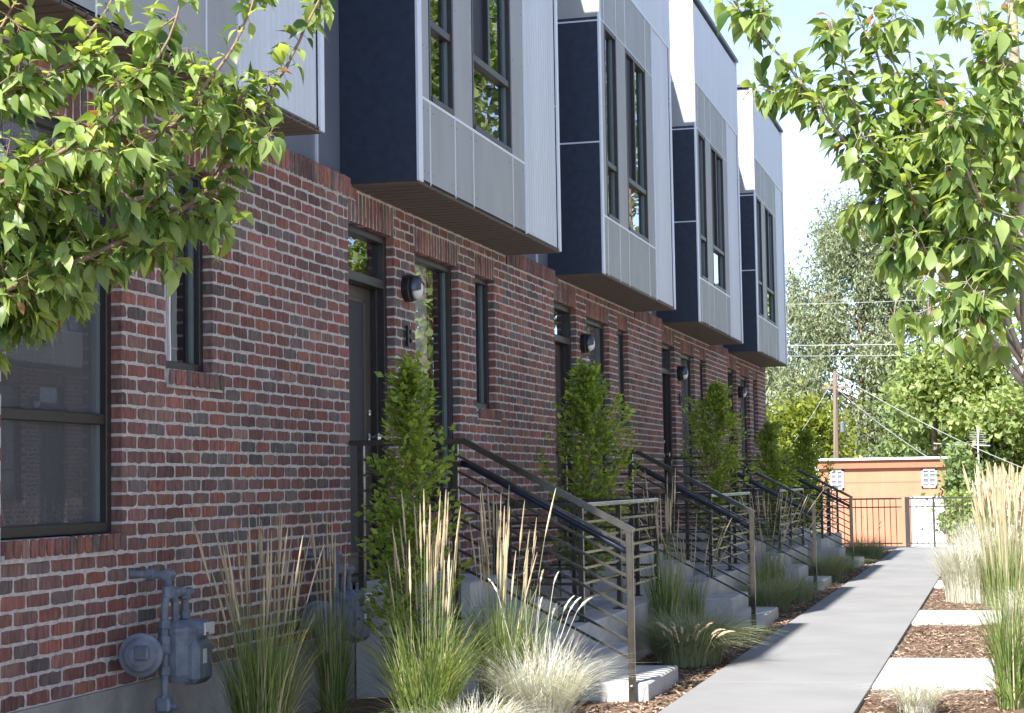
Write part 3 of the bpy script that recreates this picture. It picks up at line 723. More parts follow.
# ------------------------------------------------------------------ vegetation helpers
def rot_to(d, side_hint):
    d = d/np.linalg.norm(d, axis=1, keepdims=True)
    s = np.cross(d, side_hint); s /= np.linalg.norm(s, axis=1, keepdims=True)+1e-9
    u = np.cross(s, d); return d, s, u
def leaf_template(kind):
    if kind == 'cherry':
        st = [(0, .0, 0), (.10, .13, .01), (.30, .25, .02), (.52, .245, .0), (.74, .13, -.05), (.88, .045, -.09), (1., .0, -.15)]; fold = .26
    elif kind == 'small':
        st = [(0, 0, 0), (.45, .28, .0), (1., 0, -.05)]; fold = .12
    V = []; F = []
    rows = []
    for i, (a, wd, z) in enumerate(st):
        if wd == 0: rows.append([len(V)]); V.append((a, 0, z))
        else:
            rows.append([len(V), len(V)+1, len(V)+2]); V += [(a, -wd, z+fold*wd*1.0), (a, 0, z-.0), (a, wd, z+fold*wd*1.0)]
    for r, q in zip(rows[:-1], rows[1:]):
        if len(r) == 1: F += [(r[0], q[0], q[1]), (r[0], q[1], q[2])]
        elif len(q) == 1: F += [(r[0], q[0], r[1]), (r[1], q[0], r[2])]
        else: F += [(r[0], q[0], q[1], r[1]), (r[1], q[1], q[2], r[2])]
    return np.array(V), [tuple(reversed(f)) for f in F]
def scatter_leaves(mb, P, D, Nrm, S, kind, mi=None, curl=None):
    V0, F0 = leaf_template(kind); P, D, Nrm, S = map(np.asarray, (P, D, Nrm, S)); n = len(P)
    d, s, u = rot_to(D, Nrm)
    T = np.repeat(V0[None], n, 0).copy()
    if curl is not None: T[:, :, 2] -= curl[:, None]*T[:, :, 0]**2
    W = P[:, None]+S[:, None, None]*(T[:, :, :1]*d[:, None]+T[:, :, 1:2]*s[:, None]+T[:, :, 2:3]*u[:, None])
    nv = len(V0); base = mb.n
    mb.v.append(W.reshape(-1, 3)); mb.n += n*nv
    for i in range(n):
        o_ = base+i*nv; m_ = 0 if mi is None else int(mi[i])
        for f in F0: mb.f.append(tuple(o_+j for j in f)); mb.m.append(m_)
def spline(pts, n):
    pts = np.array(pts, float); k = len(pts); out = []
    for i in range(k-1):
        p0, p1, p2, p3 = pts[max(i-1, 0)], pts[i], pts[i+1], pts[min(i+2, k-1)]
        for t in np.linspace(0, 1, n, endpoint=False):
            out.append(.5*((2*p1)+(-p0+p2)*t+(2*p0-5*p1+4*p2-p3)*t*t+(-p0+3*p1-3*p2+p3)*t**3))
    out.append(pts[-1]); return np.array(out)
def cherry_tree(base, trunk, limbs, label, seed, bark, extra=(), dens=1., tl=.30):
    rng = np.random.default_rng(seed)
    root = thing('cherry_tree', base, label, 'tree', 'young cherry trees along the walk'); B = np.array(base)
    wd = MB(); cr = MB(); P = []; D = []; Nn = []; S = []; MI = []
    tk = spline(trunk[0], 5); wd.tube(tk-B, np.linspace(trunk[1], trunk[2], len(tk)), 10)
    def leaf(p, axis, young=False):
        out_ = rng.normal(0, 1, 3); out_ -= axis*np.dot(out_, axis); out_ /= np.linalg.norm(out_)
        d = axis*.35+out_*.75+np.array([0, 0, -.42+rng.normal(0, .38)]); d /= np.linalg.norm(d)
        pet = .018+rng.uniform(0, .012)
        P.append(p+d*pet-B); D.append(d+np.array([0, 0, -.25])); 
        nn = np.array([rng.normal(0, .5), rng.normal(0, .5)-.15, 1.])
        Nn.append(nn); S.append((.077 if not young else .055)*rng.uniform(.5, 1.22)); MI.append(1 if young else 0)
        wd.tube([p-B, p+d*pet*1.1-B], .0011, 3, cap=False)
    def twig(p, d, L, r, lev):
        n = max(4, int(L/.045)); pts = [p]; dd = d.copy()
        for i in range(n):
            dd = dd+rng.normal(0, .10, 3)+np.array([0, 0, .05]); dd /= np.linalg.norm(dd); pts.append(pts[-1]+dd*L/n)
        wd.tube([q-B for q in pts], np.linspace(r, .0012, len(pts)), 5, cap=False)
        for i in range(1, len(pts)):
            ax = pts[i]-pts[i-1]; ax /= np.linalg.norm(ax)
            for _ in range(1+(rng.random() < .55*dens)): leaf(pts[i-1]+(pts[i]-pts[i-1])*rng.random(), ax)
            if lev > 0 and rng.random() < .22*dens: twig(pts[i], (ax+rng.normal(0, .6, 3)), L*.5, r*.6, lev-1)
        for _ in range(3): leaf(pts[-1], dd, rng.random() < .06)
    for lb in limbs:
        pts, r0, r1 = lb[0], lb[1], lb[2]; c = spline(pts, 5)
        c[1:-1] += rng.normal(0, .003, c[1:-1].shape)
        wd.tube(c-B, np.linspace(r0*.68, r1*.8, len(c)), 7)
        seg = np.linalg.norm(np.diff(c, axis=0), axis=1); tot = seg.sum(); k = int(tot/.062*dens); cum = np.concatenate([[0], np.cumsum(seg)])
        for j in range(k):
            s = tot*(lb[3]+(1-lb[3])*(j+rng.random())/k); i = min(np.searchsorted(cum, s)-1, len(seg)-1); i = max(i, 0)
            p = c[i]+(c[i+1]-c[i])*((s-cum[i])/seg[i]); ax = (c[i+1]-c[i])/seg[i]
            if rng.random() < (.62 if s < tot*.75 else .15):
                d = ax*.6+rng.normal(0, .65, 3); d[2] -= .15; twig(p, d/np.linalg.norm(d), rng.uniform(.35, 1.)*tl*(1.15-.8*s/tot), .004, 1)
            for _ in range(2): leaf(p, ax)
        for _ in range(5): leaf(c[-1], ax, rng.random() < .3)
    wd.build('trunk', bark, root, smooth=True)
    scatter_leaves(cr, P, D, Nn, S, 'cherry', MI, rng.uniform(.0, .35, len(P)))
    cr.build('crown', [M['cherry'], M['cherry_new']], root, smooth=True)
    return root, len(P)
LT = [([(-3.45, 4.72, 1.55), (-3.04, 5.3, 2.11), (-2.94, 5.5, 2.3), (-2.78, 5.7, 2.5), (-2.63, 5.8, 2.67)], .016, .003, .15),
      ([(-3.45, 4.72, 1.75), (-2.69, 5.5, 2.22), (-2.48, 5.75, 2.55), (-2.4, 5.9, 2.78), (-2.31, 6.0, 3.02), (-2.27, 6.1, 3.22)], .018, .003, .15),
      ([(-3.43, 4.68, 2.1), (-2.71, 5.4, 2.47), (-2.53, 5.6, 2.72), (-2.43, 5.7, 2.94), (-2.43, 5.8, 3.15)], .015, .003, .15),
      ([(-3.41, 4.65, 2.4), (-2.87, 5.1, 2.65), (-2.77, 5.3, 2.88), (-2.71, 5.4, 3.1)], .013, .003, .15),
      ([(-3.45, 4.72, 1.5), (-3.12, 5.3, 1.95), (-2.91, 5.5, 2.12), (-2.74, 5.65, 2.24)], .013, .003, .15),
      ([(-3.43, 4.68, 2.0), (-2.85, 5.0, 2.35), (-2.63, 5.1, 2.51), (-2.50, 5.2, 2.73), (-2.46, 5.3, 2.98)], .014, .003, .15),
      ([(-3.45, 4.7, 1.9), (-3.1, 5.1, 2.2), (-2.95, 5.3, 2.4), (-2.82, 5.45, 2.55)], .012, .003, .1),
      ([(-3.41, 4.65, 2.3), (-3.1, 4.95, 2.6), (-2.95, 5.05, 2.85), (-2.9, 5.1, 3.05)], .012, .003, .1),
      ([(-3.45, 4.7, 1.65), (-3.2, 5.15, 2.05), (-3.0, 5.35, 2.25), (-2.85, 5.5, 2.38)], .012, .003, .1)]
c1 = cherry_tree((-3.48, 4.75, 0), ([(-3.48, 4.75, -.05), (-3.47, 4.74, .8), (-3.45, 4.7, 1.6), (-3.42, 4.66, 2.4), (-3.35, 4.6, 3.2)], .045, .018), LT, 'young cherry tree at upper left reaching across the nearest house', 5, M['bark'], dens=1.7, tl=.25)
RT_ = [([(.07, 6.5, 1.75), (-.25, 6.3, 2.3), (-.42, 6.2, 2.55), (-.5, 6.15, 2.9)], .012, .003, .3), ([(.07, 6.5, 1.9), (-.2, 6.4, 2.5), (-.38, 6.3, 2.95)], .012, .003, .3),
       ([(.07, 6.5, 1.68), (-.13, 6.4, 1.97), (-.36, 6.3, 2.31), (-.58, 6.2, 2.65), (-.74, 6.15, 2.87), (-.86, 6.1, 3.0)], .016, .0025, .2),
       ([(.07, 6.5, 1.78), (-.07, 6.45, 2.14), (-.29, 6.4, 2.49), (-.36, 6.35, 2.77), (-.46, 6.3, 3.02)], .016, .003, .2),
       ([(.07, 6.5, 2.1), (.03, 6.6, 2.65), (-.04, 6.6, 3.04), (-.09, 6.6, 3.26)], .015, .003, .1),
       ([(.07, 6.5, 1.75), (-.04, 6.8, 2.03), (-.19, 6.9, 2.38), (-.26, 7.0, 2.74), (-.31, 7.0, 3.05)], .013, .003, .2),
       ([(.07, 6.5, 2.3), (.03, 6.3, 2.62), (.07, 6.2, 2.93)], .012, .003, .1),
       ([(.07, 6.5, 1.70), (-.03, 6.3, 1.85), (-.12, 6.2, 1.95), (-.22, 6.1, 2.02)], .010, .003, .25),
       ([(.07, 6.5, 1.9), (-.02, 6.2, 2.2), (-.12, 6.0, 2.45), (-.18, 5.95, 2.7)], .011, .003, .15),
       ([(.07, 6.5, 2.0), (.3, 6.6, 2.4), (.55, 6.7, 2.8)], .014, .003, .2), ([(.07, 6.5, 2.4), (.35, 6.3, 2.9), (.5, 6.2, 3.3)], .012, .003, .2)]
c2 = cherry_tree((.05, 6.5, 0), ([(.08, 6.5, -.05), (.095, 6.5, .7), (.10, 6.5, 1.4), (.09, 6.5, 2.2), (.08, 6.5, 3.0), (.07, 6.6, 3.6)], .034, .014), RT_, 'young cherry tree with pale trunk at the right edge', 8, M['bark_pale'], dens=1.65, tl=.25)
print('cherry leaves', c1[1], c2[1])

def columnar_shrub(x, y, z0, h, rad, label, seed, nl=2600, ls=.042):
    rng = np.random.default_rng(seed); root = thing('columnar_shrub', (x, y, z0), label, 'shrub', 'narrow leafy shrubs against the wall')
    wd = MB(); cr = MB(); P = []; D = []; Nn = []; S = []
    wd.tube([(0, 0, -.03), (.01, 0, h*.3), (0, .01, h*.7), (.005, 0, h)], [.014, .011, .006, .002], 6)
    nb = int(60*h/1.5); per = nl//nb
    for i in range(nb):
        t = (i+rng.random())/nb; z = h*(.08+.86*t); a = rng.uniform(0, 2*math.pi)
        rr = rad*(1.05 if t < .5 else max(.14, 1.05-(t-.5)/.56))*rng.uniform(.5, 1.35)
        d = np.array([math.cos(a), math.sin(a), rng.uniform(.5, 1.1)]); end = np.array([rr*math.cos(a), rr*math.sin(a), z+rr*rng.uniform(.7, 1.7)])
        st = np.array([0, 0, z]); mid = (st+end)/2+np.array([0, 0, -.02])
        wd.tube([st, mid, end], [.005, .003, .001], 4, cap=False)
        c = spline([st, mid, end], 6)
        for _ in range(per):
            q = rng.random()**.6; p = c[int(q*(len(c)-1))]+rng.normal(0, .028, 3)
            dd = np.array([math.cos(a), math.sin(a), .5])+rng.normal(0, .55, 3); P.append(p); D.append(dd); Nn.append(np.array([0, -.2, 1])+rng.normal(0, .5, 3)); S.append(ls*rng.uniform(.6, 1.3))
    wd.build('stem', M['bark'], root, smooth=True)
    scatter_leaves(cr, P, D, Nn, S, 'small'); cr.build('foliage', M['hornbeam'], root)
    return root
columnar_shrub(-3.28, 10.05, 0, 2.16, .235, 'narrow bright green shrub beside the door marked B', 1, 5000, .052)
columnar_shrub(-3.42, 15.35, G-1.08, 2.15, .33, 'dense narrow shrub in front of the second door', 2, 6400, .054)
columnar_shrub(-3.25, 21.5, G-1.08, 2.3, .34, 'taller narrow shrub with wispy top by the third stair rail', 3, 5600, .056)
columnar_shrub(-3.30, 27.2, G-1.08, 1.95, .33, 'narrow shrub by the farthest stair rail', 4, 4600, .062)
columnar_shrub(-3.25, 31.6, G-1.08, 1.95, .36, 'last narrow dark shrub beside the orange garage', 5, 4600, .062)

def blades(mb, rng, n, x, y, z, r, h, lean, w_, droop=1., mi=0, seg=5, hmin=.5):
    for _ in range(n):
        a = rng.uniform(0, 2*math.pi); q = r*math.sqrt(rng.random())*.55; b = a+rng.normal(0, .7)
        p = np.array([x+q*math.cos(a), y+q*math.sin(a), z]); H = h*rng.uniform(hmin, 1.); ln = lean*rng.uniform(.25, 1.25)
        out_ = np.array([math.cos(b), math.sin(b), 0]); sd = np.array([-math.sin(b), math.cos(b), 0]); V = []
        tw = rng.uniform(-.8, .8); sd = sd*math.cos(tw)+np.array([0, 0, 1])*math.sin(tw)*.3+out_*math.sin(tw)*.6
        for i in range(seg+1):
            t = i/seg; c = p+out_*ln*(t**1.9)*H+np.array([0, 0, H*(t-droop*.45*ln*t**3)])
            ww = w_*(1-t**2.2)*.5+.0003; V += [c-sd*ww, c+sd*ww]
        mb.add(V, [(2*i, 2*i+1, 2*i+3, 2*i+2) for i in range(seg)], 1 if rng.random() < .10 else mi)
def plumes(mb, rng, n, x, y, z, r, h, lean, hl=.26, rad=.0044, stalk=.0018, bend=(0, 0), mi=0, droop=0.):
    for _ in range(n):
        a = rng.uniform(0, 2*math.pi); q = r*math.sqrt(rng.random())*.6
        p = np.array([x+q*math.cos(a), y+q*math.sin(a), z]); H = h*rng.uniform(.74, 1.04); ln = lean*rng.uniform(.1, 1.2)
        out_ = np.array([math.cos(a), math.sin(a), 0])*ln+np.array([bend[0], bend[1], 0])
        C = lambda t: p+out_*H*t**1.7+np.array([0, 0, H*(t-droop*t**5)])
        t0 = 1-hl/H
        mb.tube([C(t) for t in (0.1, t0*.5, t0)], [stalk*1.2, stalk, stalk*.8], 4, 1, cap=False)
        m = 9; pts = [C(t0+(1-t0)*i/m) for i in range(m+1)]; rr = [rad*(.25+1.0*math.sin(math.pi*min(1, (i/m)**.75*.96+.04)))*rng.uniform(.55, 1.4) for i in range(m+1)]; rr[-1] = .001
        mb.tube(pts, rr, 5, mi, cap=False)
def reed_grass(x, y, label, seed, z=0, h=1.45, r=.2, nb=380, npl=34, bh=.95, lean=.22, pl_lean=.12, w_=.008, bend=(0, 0), rad=.0044, blade='blade', mat2='plume', hl=.28, group='feather reed grass clumps'):
    rng = np.random.default_rng(seed); root = thing('reed_clump', (x, y, z), label, 'ornamental grass', group)
    b = MB(); blades(b, rng, nb, 0, 0, 0, r, bh, lean, w_); blades(b, rng, nb//3, 0, 0, 0, r, bh*.6, lean*3.2, w_, 1.2)
    b.build('blades', [M[blade], M['plume']], root)
    p = MB(); plumes(p, rng, npl, 0, 0, 0, r, h, pl_lean, bend=bend, rad=rad, hl=hl); p.build('plumes', [M[mat2], M['stalk']], root)
    return root
def mound_grass(x, y, label, seed, r=.30, h=.42, n=1500, mat='mound', lean=1.0, w_=.0035, heads=12, z=0):
    rng = np.random.default_rng(seed); root = thing('grass_mound', (x, y, z), label, 'ornamental grass', 'low mounding grasses')
    b = MB(); blades(b, rng, n, 0, 0, 0, r, h, lean, w_, 1., seg=5, hmin=.55); b.build('blades', [M[mat], M['plume']], root)
    if heads:
        p = MB(); plumes(p, rng, heads, 0, 0, 0, r, h*1.5, .75, hl=.12, rad=.005, stalk=.0012, droop=.12); p.build('seed_heads', [M['plume'], M['stalk']], root)
    return root
reed_grass(-3.50, 8.35, 'tall reed grass between the two gas meters, in shade', 21, h=1.24, r=.2, nb=520, npl=40, pl_lean=.17, bh=.92, z=0, lean=.3, w_=.006)
reed_grass(-3.60, 9.6, 'slim reed grass right in front of the farther gas meter', 22, h=1.22, r=.10, nb=260, npl=14, pl_lean=.05, bh=.85, w_=.006)
reed_grass(-2.92, 9.15, 'brightly sunlit reed grass before the first stoop landing', 23, h=1.30, r=.22, nb=620, npl=34, pl_lean=.09, bh=.9, lean=.5, w_=.008)
reed_grass(-2.74, 10.0, 'reed grass leaning against the nearest stair rail', 24, h=1.32, r=.2, nb=460, npl=34, pl_lean=.12, bh=.92, bend=(.04, 0), lean=.4, w_=.007)
mound_grass(-2.46, 9.75, 'white sunlit grass mound at the foot of the nearest stair', 31, r=.26, h=.66, n=1500, mat='silver', lean=.8, w_=.004, heads=0)
mound_grass(-2.62, 9.0, 'silvery grass mound at the bottom middle of the photo', 38, r=.26, h=.40, n=1300, mat='silver', lean=1.0, w_=.004, heads=0)
rngx = np.random.default_rng(77)
root = thing('reed_clump', (-2.50, 9.7, 0), 'few thin tall drooping stalks before the sunlit rail post', 'ornamental grass', 'feather reed grass clumps')
p = MB(); plumes(p, rngx, 9, 0, 0, 0, .12, 1.12, .28, hl=.17, rad=.0052, stalk=.0018, droop=.16, bend=(.08, 0)); p.build('plumes', [M['silver'], M['silver']], root)
b = MB(); blades(b, rngx, 60, 0, 0, 0, .1, .6, .5, .005); b.build('blades', [M['silver'], M['plume']], root)
reed_grass(-2.60, 14.35, 'thin tall reed grass before the second stoop', 25, h=1.45, r=.16, nb=260, npl=16, pl_lean=.07, bh=.95)
mound_grass(-2.30, 13.6, 'round green grass mound beside the nearest bottom step', 32, r=.42, h=.56, n=2600, lean=1.05, w_=.005, heads=0)
rr_ = np.random.default_rng(5); root = thing('reed_clump', (-2.22, 13.1, 0), 'low arching stalks tipped with sunlit seed heads by the walk', 'ornamental grass', 'feather reed grass clumps')
p = MB(); plumes(p, rr_, 26, 0, 0, 0, .25, .46, .5, hl=.13, rad=.007, stalk=.0014, droop=.25, bend=(.15, 0)); p.build('plumes', [M['plume'], M['stalk']], root)
reed_grass(-2.75, 16.4, 'sparse leaning straw grass behind the second stair rail', 26, h=1.1, r=.2, nb=140, npl=16, pl_lean=.35, bh=.6, z=0)
mound_grass(-2.42, 19.2, 'bluish grass mound between the second and third stoops', 33, r=.42, h=.5, n=1700, heads=6, mat='mound')
mound_grass(-2.30, 20.6, 'greener grass mound between the second and third stoops', 34, r=.36, h=.42, n=1400, heads=4)
reed_grass(-2.55, 20.2, 'drooping straw plumes beside the third stair rail', 27, h=1.25, r=.2, nb=150, npl=20, pl_lean=.42, bh=.65)
reed_grass(-2.6, 21.6, 'straw plumes crossing the third sloping stair rail', 28, h=1.2, r=.2, nb=120, npl=14, pl_lean=.45, bh=.6, bend=(.1, 0))
mound_grass(-2.36, 24.7, 'green grass mound between the third and farthest stoops', 35, r=.46, h=.55, n=1600, heads=0)
mound_grass(-2.30, 26.6, 'small green grass mound by the farthest stair rail', 36, r=.34, h=.42, n=900, heads=0)
mound_grass(-2.30, 31.5, 'last grass mound left of the walk near the metal fence', 37, r=.5, h=.55, n=1300, heads=4)
# right hand side
reed_grass(.0, 11.3, 'tall pale reed grass in the right foreground', 41, h=1.40, r=.14, nb=300, npl=30, pl_lean=.09, bh=.85, lean=.35, w_=.008)
mound_grass(-.53, 11.0, 'small pale grass tuft at the bottom right of the walk', 42, r=.2, h=.3, n=700, mat='silver', heads=0, w_=.003)
mound_grass(-.42, 20.6, 'pale fluffy grass mound right of the walk in the middle', 43, r=.42, h=.85, n=1900, mat='silver', lean=.5, w_=.005, heads=10)
mound_grass(-.25, 23.9, 'pale fluffy grass mound farther along the right of the walk', 44, r=.5, h=1.0, n=1700, mat='silver', lean=.5, w_=.006, heads=10)
reed_grass(-.02, 19.9, 'wide reed grass with cream plumes behind the foreground one', 45, h=1.45, r=.42, nb=420, npl=80, pl_lean=.14, bh=.85, w_=.009, rad=.011)
reed_grass(.15, 25.5, 'cream plumed reed grass far right near the fence', 46, h=1.5, r=.5, nb=360, npl=80, pl_lean=.14, bh=.85, w_=.010, rad=.012)
mound_grass(.18, 17.0, 'low white grass mound at the right edge', 47, r=.3, h=.5, n=1000, mat='silver', heads=0, w_=.004)
reed_grass(-.15, 29.5, 'farthest reed grass on the right by the fence corner', 48, h=1.35, r=.4, nb=260, npl=40, pl_lean=.14, bh=.9, w_=.012, rad=.012)

# ------------------------------------------------------------------ gas meters
def gas_meter(y, label):
    root = thing('gas_meter', (XW, y, .0), label, 'gas meter', 'blue grey gas meters on the wall')
    X = .19
    b = MB(); zc = G-.80
    prof = [(-.14, .05), (-.135, .085), (-.10, .098), (.09, .100), (.11, .105), (.125, .105), (.135, .09), (.16, .06)]
    b.lathe((X, .13, zc), (0, 0, 1), [(a, r) for a, r in prof], 22)
    b.bbox((X+.02, .07, zc-.15), (X+.125, .27, zc+.07), .03); b.bbox((X-.03, .12, zc+.07), (X+.11, .24, zc+.13), .02)
    b.lathe((X+.03, .16, zc+.115), (1, .1, 0), [(0, .05), (.07, .05), (.10, .045)], 16)
    for i in range(8):
        a = 2*math.pi*i/8; b.lathe((X+.098*math.cos(a), .13+.098*math.sin(a), zc+.10), (0, 0, 1), [(0, .009), (.03, .009)], 6)
    body = b.build('meter_body', M['meter'], root)
    d = MB(); d.bbox((X+.128, .13, zc+.085), (X+.14, .24, zc+.145), .003)
    d.build('dial', M['dial'], body)
    d = MB(); d.bbox((X+.126, .13, zc-.05), (X+.130, .17, zc+.02), .001); d.build('data_plate', M['dial'], body)
    d = MB(); d.box((X+.1405, .135, zc+.088), (X+.1415, .165, zc+.10)); d.build('red_mark', M['label_red'], body)
    r = MB(); c = (X-.04, -.20, G-.78)
    r.lathe(c, (.35, -1, 0), [(-.05, .03), (-.03, .088), (-.012, .102), (.0, .104), (.012, .102), (.02, .085), (.04, .07), (.055, .045), (.06, .02)], 24)
    r.tube([(c[0], c[1]+.03, c[2]), (X, -.04, G-.77)], .03, 10); r.bbox((c[0]+.0, c[1]-.075, c[2]-.02), (c[0]+.07, c[1]-.045, c[2]+.05), .008)
    r.build('regulator', M['meter'], root)
    p = MB()
    def pipe(pts, rad=.017): p.tube(pts, rad, 10)
    def nut(c, ax, rr=.028, l=.045): c = np.array(c, float); a = np.array(ax, float); p.lathe(c-a*l/2, a, [(0, rr*.85), (.006, rr), (l-.006, rr), (l, rr*.85)], 8)
    pipe([(X, -.03, -.1), (X, -.03, G-.57), (X, -.018, G-.535), (X, .02, G-.51), (X, .06, G-.515), (X, .085, G-.55), (X, .09, G-.66)], .0185)
    for z in (.28, .36, .50, .60, .64, .72): nut((X, -.03, z), (0, 0, 1))
    p.bbox((X-.04, -.06, .30), (X+.035, .0, .38), .012); nut((X+.02, -.03, .33), (1, 0, 0), .015, .09); nut((X, .0, .12), (0, 1, 0), .012, .07)
    nut((X, .09, G-.665), (0, 0, 1)); nut((X, .20, G-.665), (0, 0, 1))
    pipe([(X, .20, G-.66), (X, .20, G-.54)], .0185); nut((X, .20, G-.62), (0, 0, 1)); nut((X, .20, G-.52), (0, 0, 1), .03, .05)
    pipe([(X, .25, G-.515), (X, .02, G-.50)], .021); nut((X, .24, G-.515), (0, 1, 0), .028); nut((X, .10, G-.505), (0, 1, 0), .028, .05)
    nut((X, .01, G-.50), (0, 0, 1), .032, .06); pipe([(X, .01, G-.50), (X-.02, .05, G-.43)], .02); nut((X-.02, .055, G-.42), (0, 1, 0), .032, .06)
    pipe([(X-.02, .05, G-.42), (-.02, .0, G-.41)], .019); nut((X-.10, .03, G-.415), (1, 0, 0), .03, .05)
    p.build('pipework', M['meter'], root)
    return root
gas_meter(8.17, 'nearest gas meter with round regulator, by the left window')
gas_meter(10.50, 'farther gas meter partly hidden behind slim reed grass, beside the door')

# ------------------------------------------------------------------ rear fence, garage, pole
def fence(x0, x1, label, posts, group='black metal fence panels'):
    root = thing('metal_fence', (x0, 35.85, 0), label, 'fence', group); L = x1-x0; zt = G-.42
    r = MB()
    for z, h in ((zt, .03), (zt-.16, .022), (.10, .022)): r.box((0, -.012, z-h/2), (L, .012, z+h/2))
    r.build('rails', M['fence'], root)
    n = int(L/.105)
    for i in range(1, n):
        p = MB(); p.box((L*i/n-.007, -.008, .05), (L*i/n+.007, .0085, zt-.016)); p.build('picket', M['fence'], root)
    for x, w_ in posts:
        p = MB(); p.bbox((x-x0-w_/2, -w_/2-.01, -.1), (x-x0+w_/2, w_/2-.01, zt+.03), .004); p.build('post', M['fence'], root)
    return root
fence(-4.3, -1.9, 'black metal fence panel before the orange garage wall', [(-4.28, .05)])
fence(-1.84, .9, 'black metal fence panel with thick post before the white garage door', [(-1.80, .085), (-1.31, .04)])
gr = thing('garage', (-4.0, 60, -1.9), 'low orange garage with flat roof beyond the metal fence', 'garage')
g2 = MB(); g2.box((-1.75, 0, -.3), (2.22, 6, 3.60), 0); g2.box((-1.75, -.006, 3.08), (2.22, 0, 3.11), 1); g2.build('wall', [M['orange'], M['orange_dark']], gr)
g2 = MB(); g2.box((-1.80, -.12, 3.55), (2.32, 6.1, 3.80)); g2.build('fascia', M['orange_dark'], gr)
g2 = MB(); g2.bbox((-1.92, -.22, 3.80), (2.42, 6.2, 3.88), .01); g2.build('roof', M['white'], gr)
def shed_window(x0, x1, z0, z1):
    fr = MB(); fr.box((x0, -.05, z0), (x0+.06, .0, z1)); fr.box((x1-.06, -.05, z0), (x1, 0, z1)); fr.box((x0, -.05, z0), (x1, -.001, z0+.06)); fr.box((x0, -.05, z1-.06), (x1, -.001, z1))
    xm, zm = (x0+x1)/2, (z0+z1)/2
    fr.box((xm-.02, -.045, z0), (xm+.02, -.002, z1)); fr.box((x0, -.046, zm-.025), (x1, -.003, zm+.025)); fr.box((x0, -.044, (zm+z1)/2-.015), (x1, -.004, (zm+z1)/2+.015)); fr.box((x0, -.044, (zm+z0)/2-.015), (x1, -.004, (zm+z0)/2+.015))
    w_ = fr.build('window', M['white'], gr); p = MB(); p.box((x0+.05, -.015, z0+.05), (x1-.05, -.006, z1-.05)); p.build('pane', M['pane_grey'], w_)
shed_window(-1.42, -.98, 2.88, 3.52); shed_window(1.46, 1.94, 2.90, 3.50)
d = MB(); d.bbox((1.10, -.05, -.2), (2.18, -.001, 2.62), .01); dd = d.build('door', M['white'], gr)
d = MB(); d.bbox((1.22, -.06, .0), (2.06, -.051, 2.45), .004); d.build('door_panel', M['white'], dd)
s2 = thing('shed', (-.9, 62, -1.9), 'small blue roofed shed right of the orange garage', 'shed')
q = MB(); q.box((0, 0, -.2), (1.9, 3, 2.5)); q.build('wall', M['white'], s2)
q = MB(); q.box((-.15, -.3, 2.5), (2.05, 3.2, 2.6)); q.add([(-.15, -.3, 2.6), (2.05, -.3, 2.6), (2.05, 3.2, 2.6), (-.15, 3.2, 2.6), (-.15, 1.4, 3.1), (2.05, 1.4, 3.1)], [(0, 1, 5, 4), (2, 3, 4, 5), (0, 4, 3), (1, 2, 5)]); q.build('roof', M['blueroof'], s2)
pr = thing('utility_pole', (-6.42, 74, -1.95), 'weathered wooden utility pole behind the orange garage', 'utility pole')
q = MB(); q.tube([(0, 0, -.3), (0, 0, 4), (.05, 0, 7.55)], [.12, .11, .09], 12); q.build('pole', M['pole'], pr)
q = MB(); q.bar((-.5, .1, 6.9), (.6, .1, 6.9), .09, .11); q.build('crossarm', M['pole'], pr)
q = MB(); q.lathe((.28, .0, 5.1), (0, 0, 1), [(0, .07), (.02, .09), (.4, .09), (.45, .03)], 12); q.build('transformer', M['meter'], pr)
pr2 = thing('utility_pole', (-2.6, 74.5, -1.95), 'thinner utility pole half hidden by the trees on the right', 'utility pole')
q = MB(); q.tube([(0, 0, -.3), (0, 0, 10.3)], [.15, .11], 10); q.build('pole', M['pole'], pr2)
q = MB(); q.bar((-.5, .1, 9.6), (.6, .1, 9.6), .09, .11); q.build('crossarm', M['pole'], pr2)
def wire(name, a, b, sag, r, label):
    pts = []
    a, b = np.array(a, float), np.array(b, float)
    for i in range(25):
        t = i/24; p_ = a+(b-a)*t; p_[2] -= sag*4*t*(1-t); pts.append(p_-a)
    q = MB(); q.tube(pts, r, 5); o = q.build(name, M['wire'], None, loc=a); tag(o, label, 'cable', 'overhead power cables')
wire('power_cable', (-16, 74.4, 8.8), (-2.6, 74.4, 8.35), .15, .011, 'highest overhead cable crossing the tall willow')
wire('power_cable', (-16, 74.6, 7.0), (6, 74.6, 6.5), .1, .018, 'thick pale overhead cable, middle one of the three')
wire('power_cable', (-16, 74.8, 6.6), (6, 74.8, 6.05), .1, .012, 'thin overhead cable just under the thick pale one')
wire('power_cable', (-6.3, 73.8, 5.5), (.6, 64, 1.6), .2, .013, 'service cable slanting down to the right over the conifer')
wire('power_cable', (-6.3, 73.7, 4.9), (-.6, 60.5, .9), .25, .011, 'lower service cable slanting to the blue roofed shed')
wire('power_cable', (-6.4, 73.6, 5.3), (-8.6, 66, 1.2), .35, .010, 'slack cable hanging left from the utility pole')
an = thing('tv_antenna', (-.72, 57, -1.9), 'thin white television antenna mast right of the garage', 'antenna')
q = MB(); q.tube([(0, 0, -.1), (0, 0, 4.75)], .022, 8); q.build('mast', M['white'], an)
q = MB(); q.bar((-1.3, 0, 4.25), (.35, 0, 4.15), .03, .03)
for i in range(7): x = -.35+.1*i; q.bar((x*.4-.02, 0, 4.3+.055*i), (x*.4+.02, 0, 4.3+.055*i), .01, .01)
for i in range(6): q.bar((-.24+.0*i, -.05, 4.22+.07*i), (.24, .05, 4.20+.07*i), .012, .012)
q.build('antenna_array', M['wire'], an)

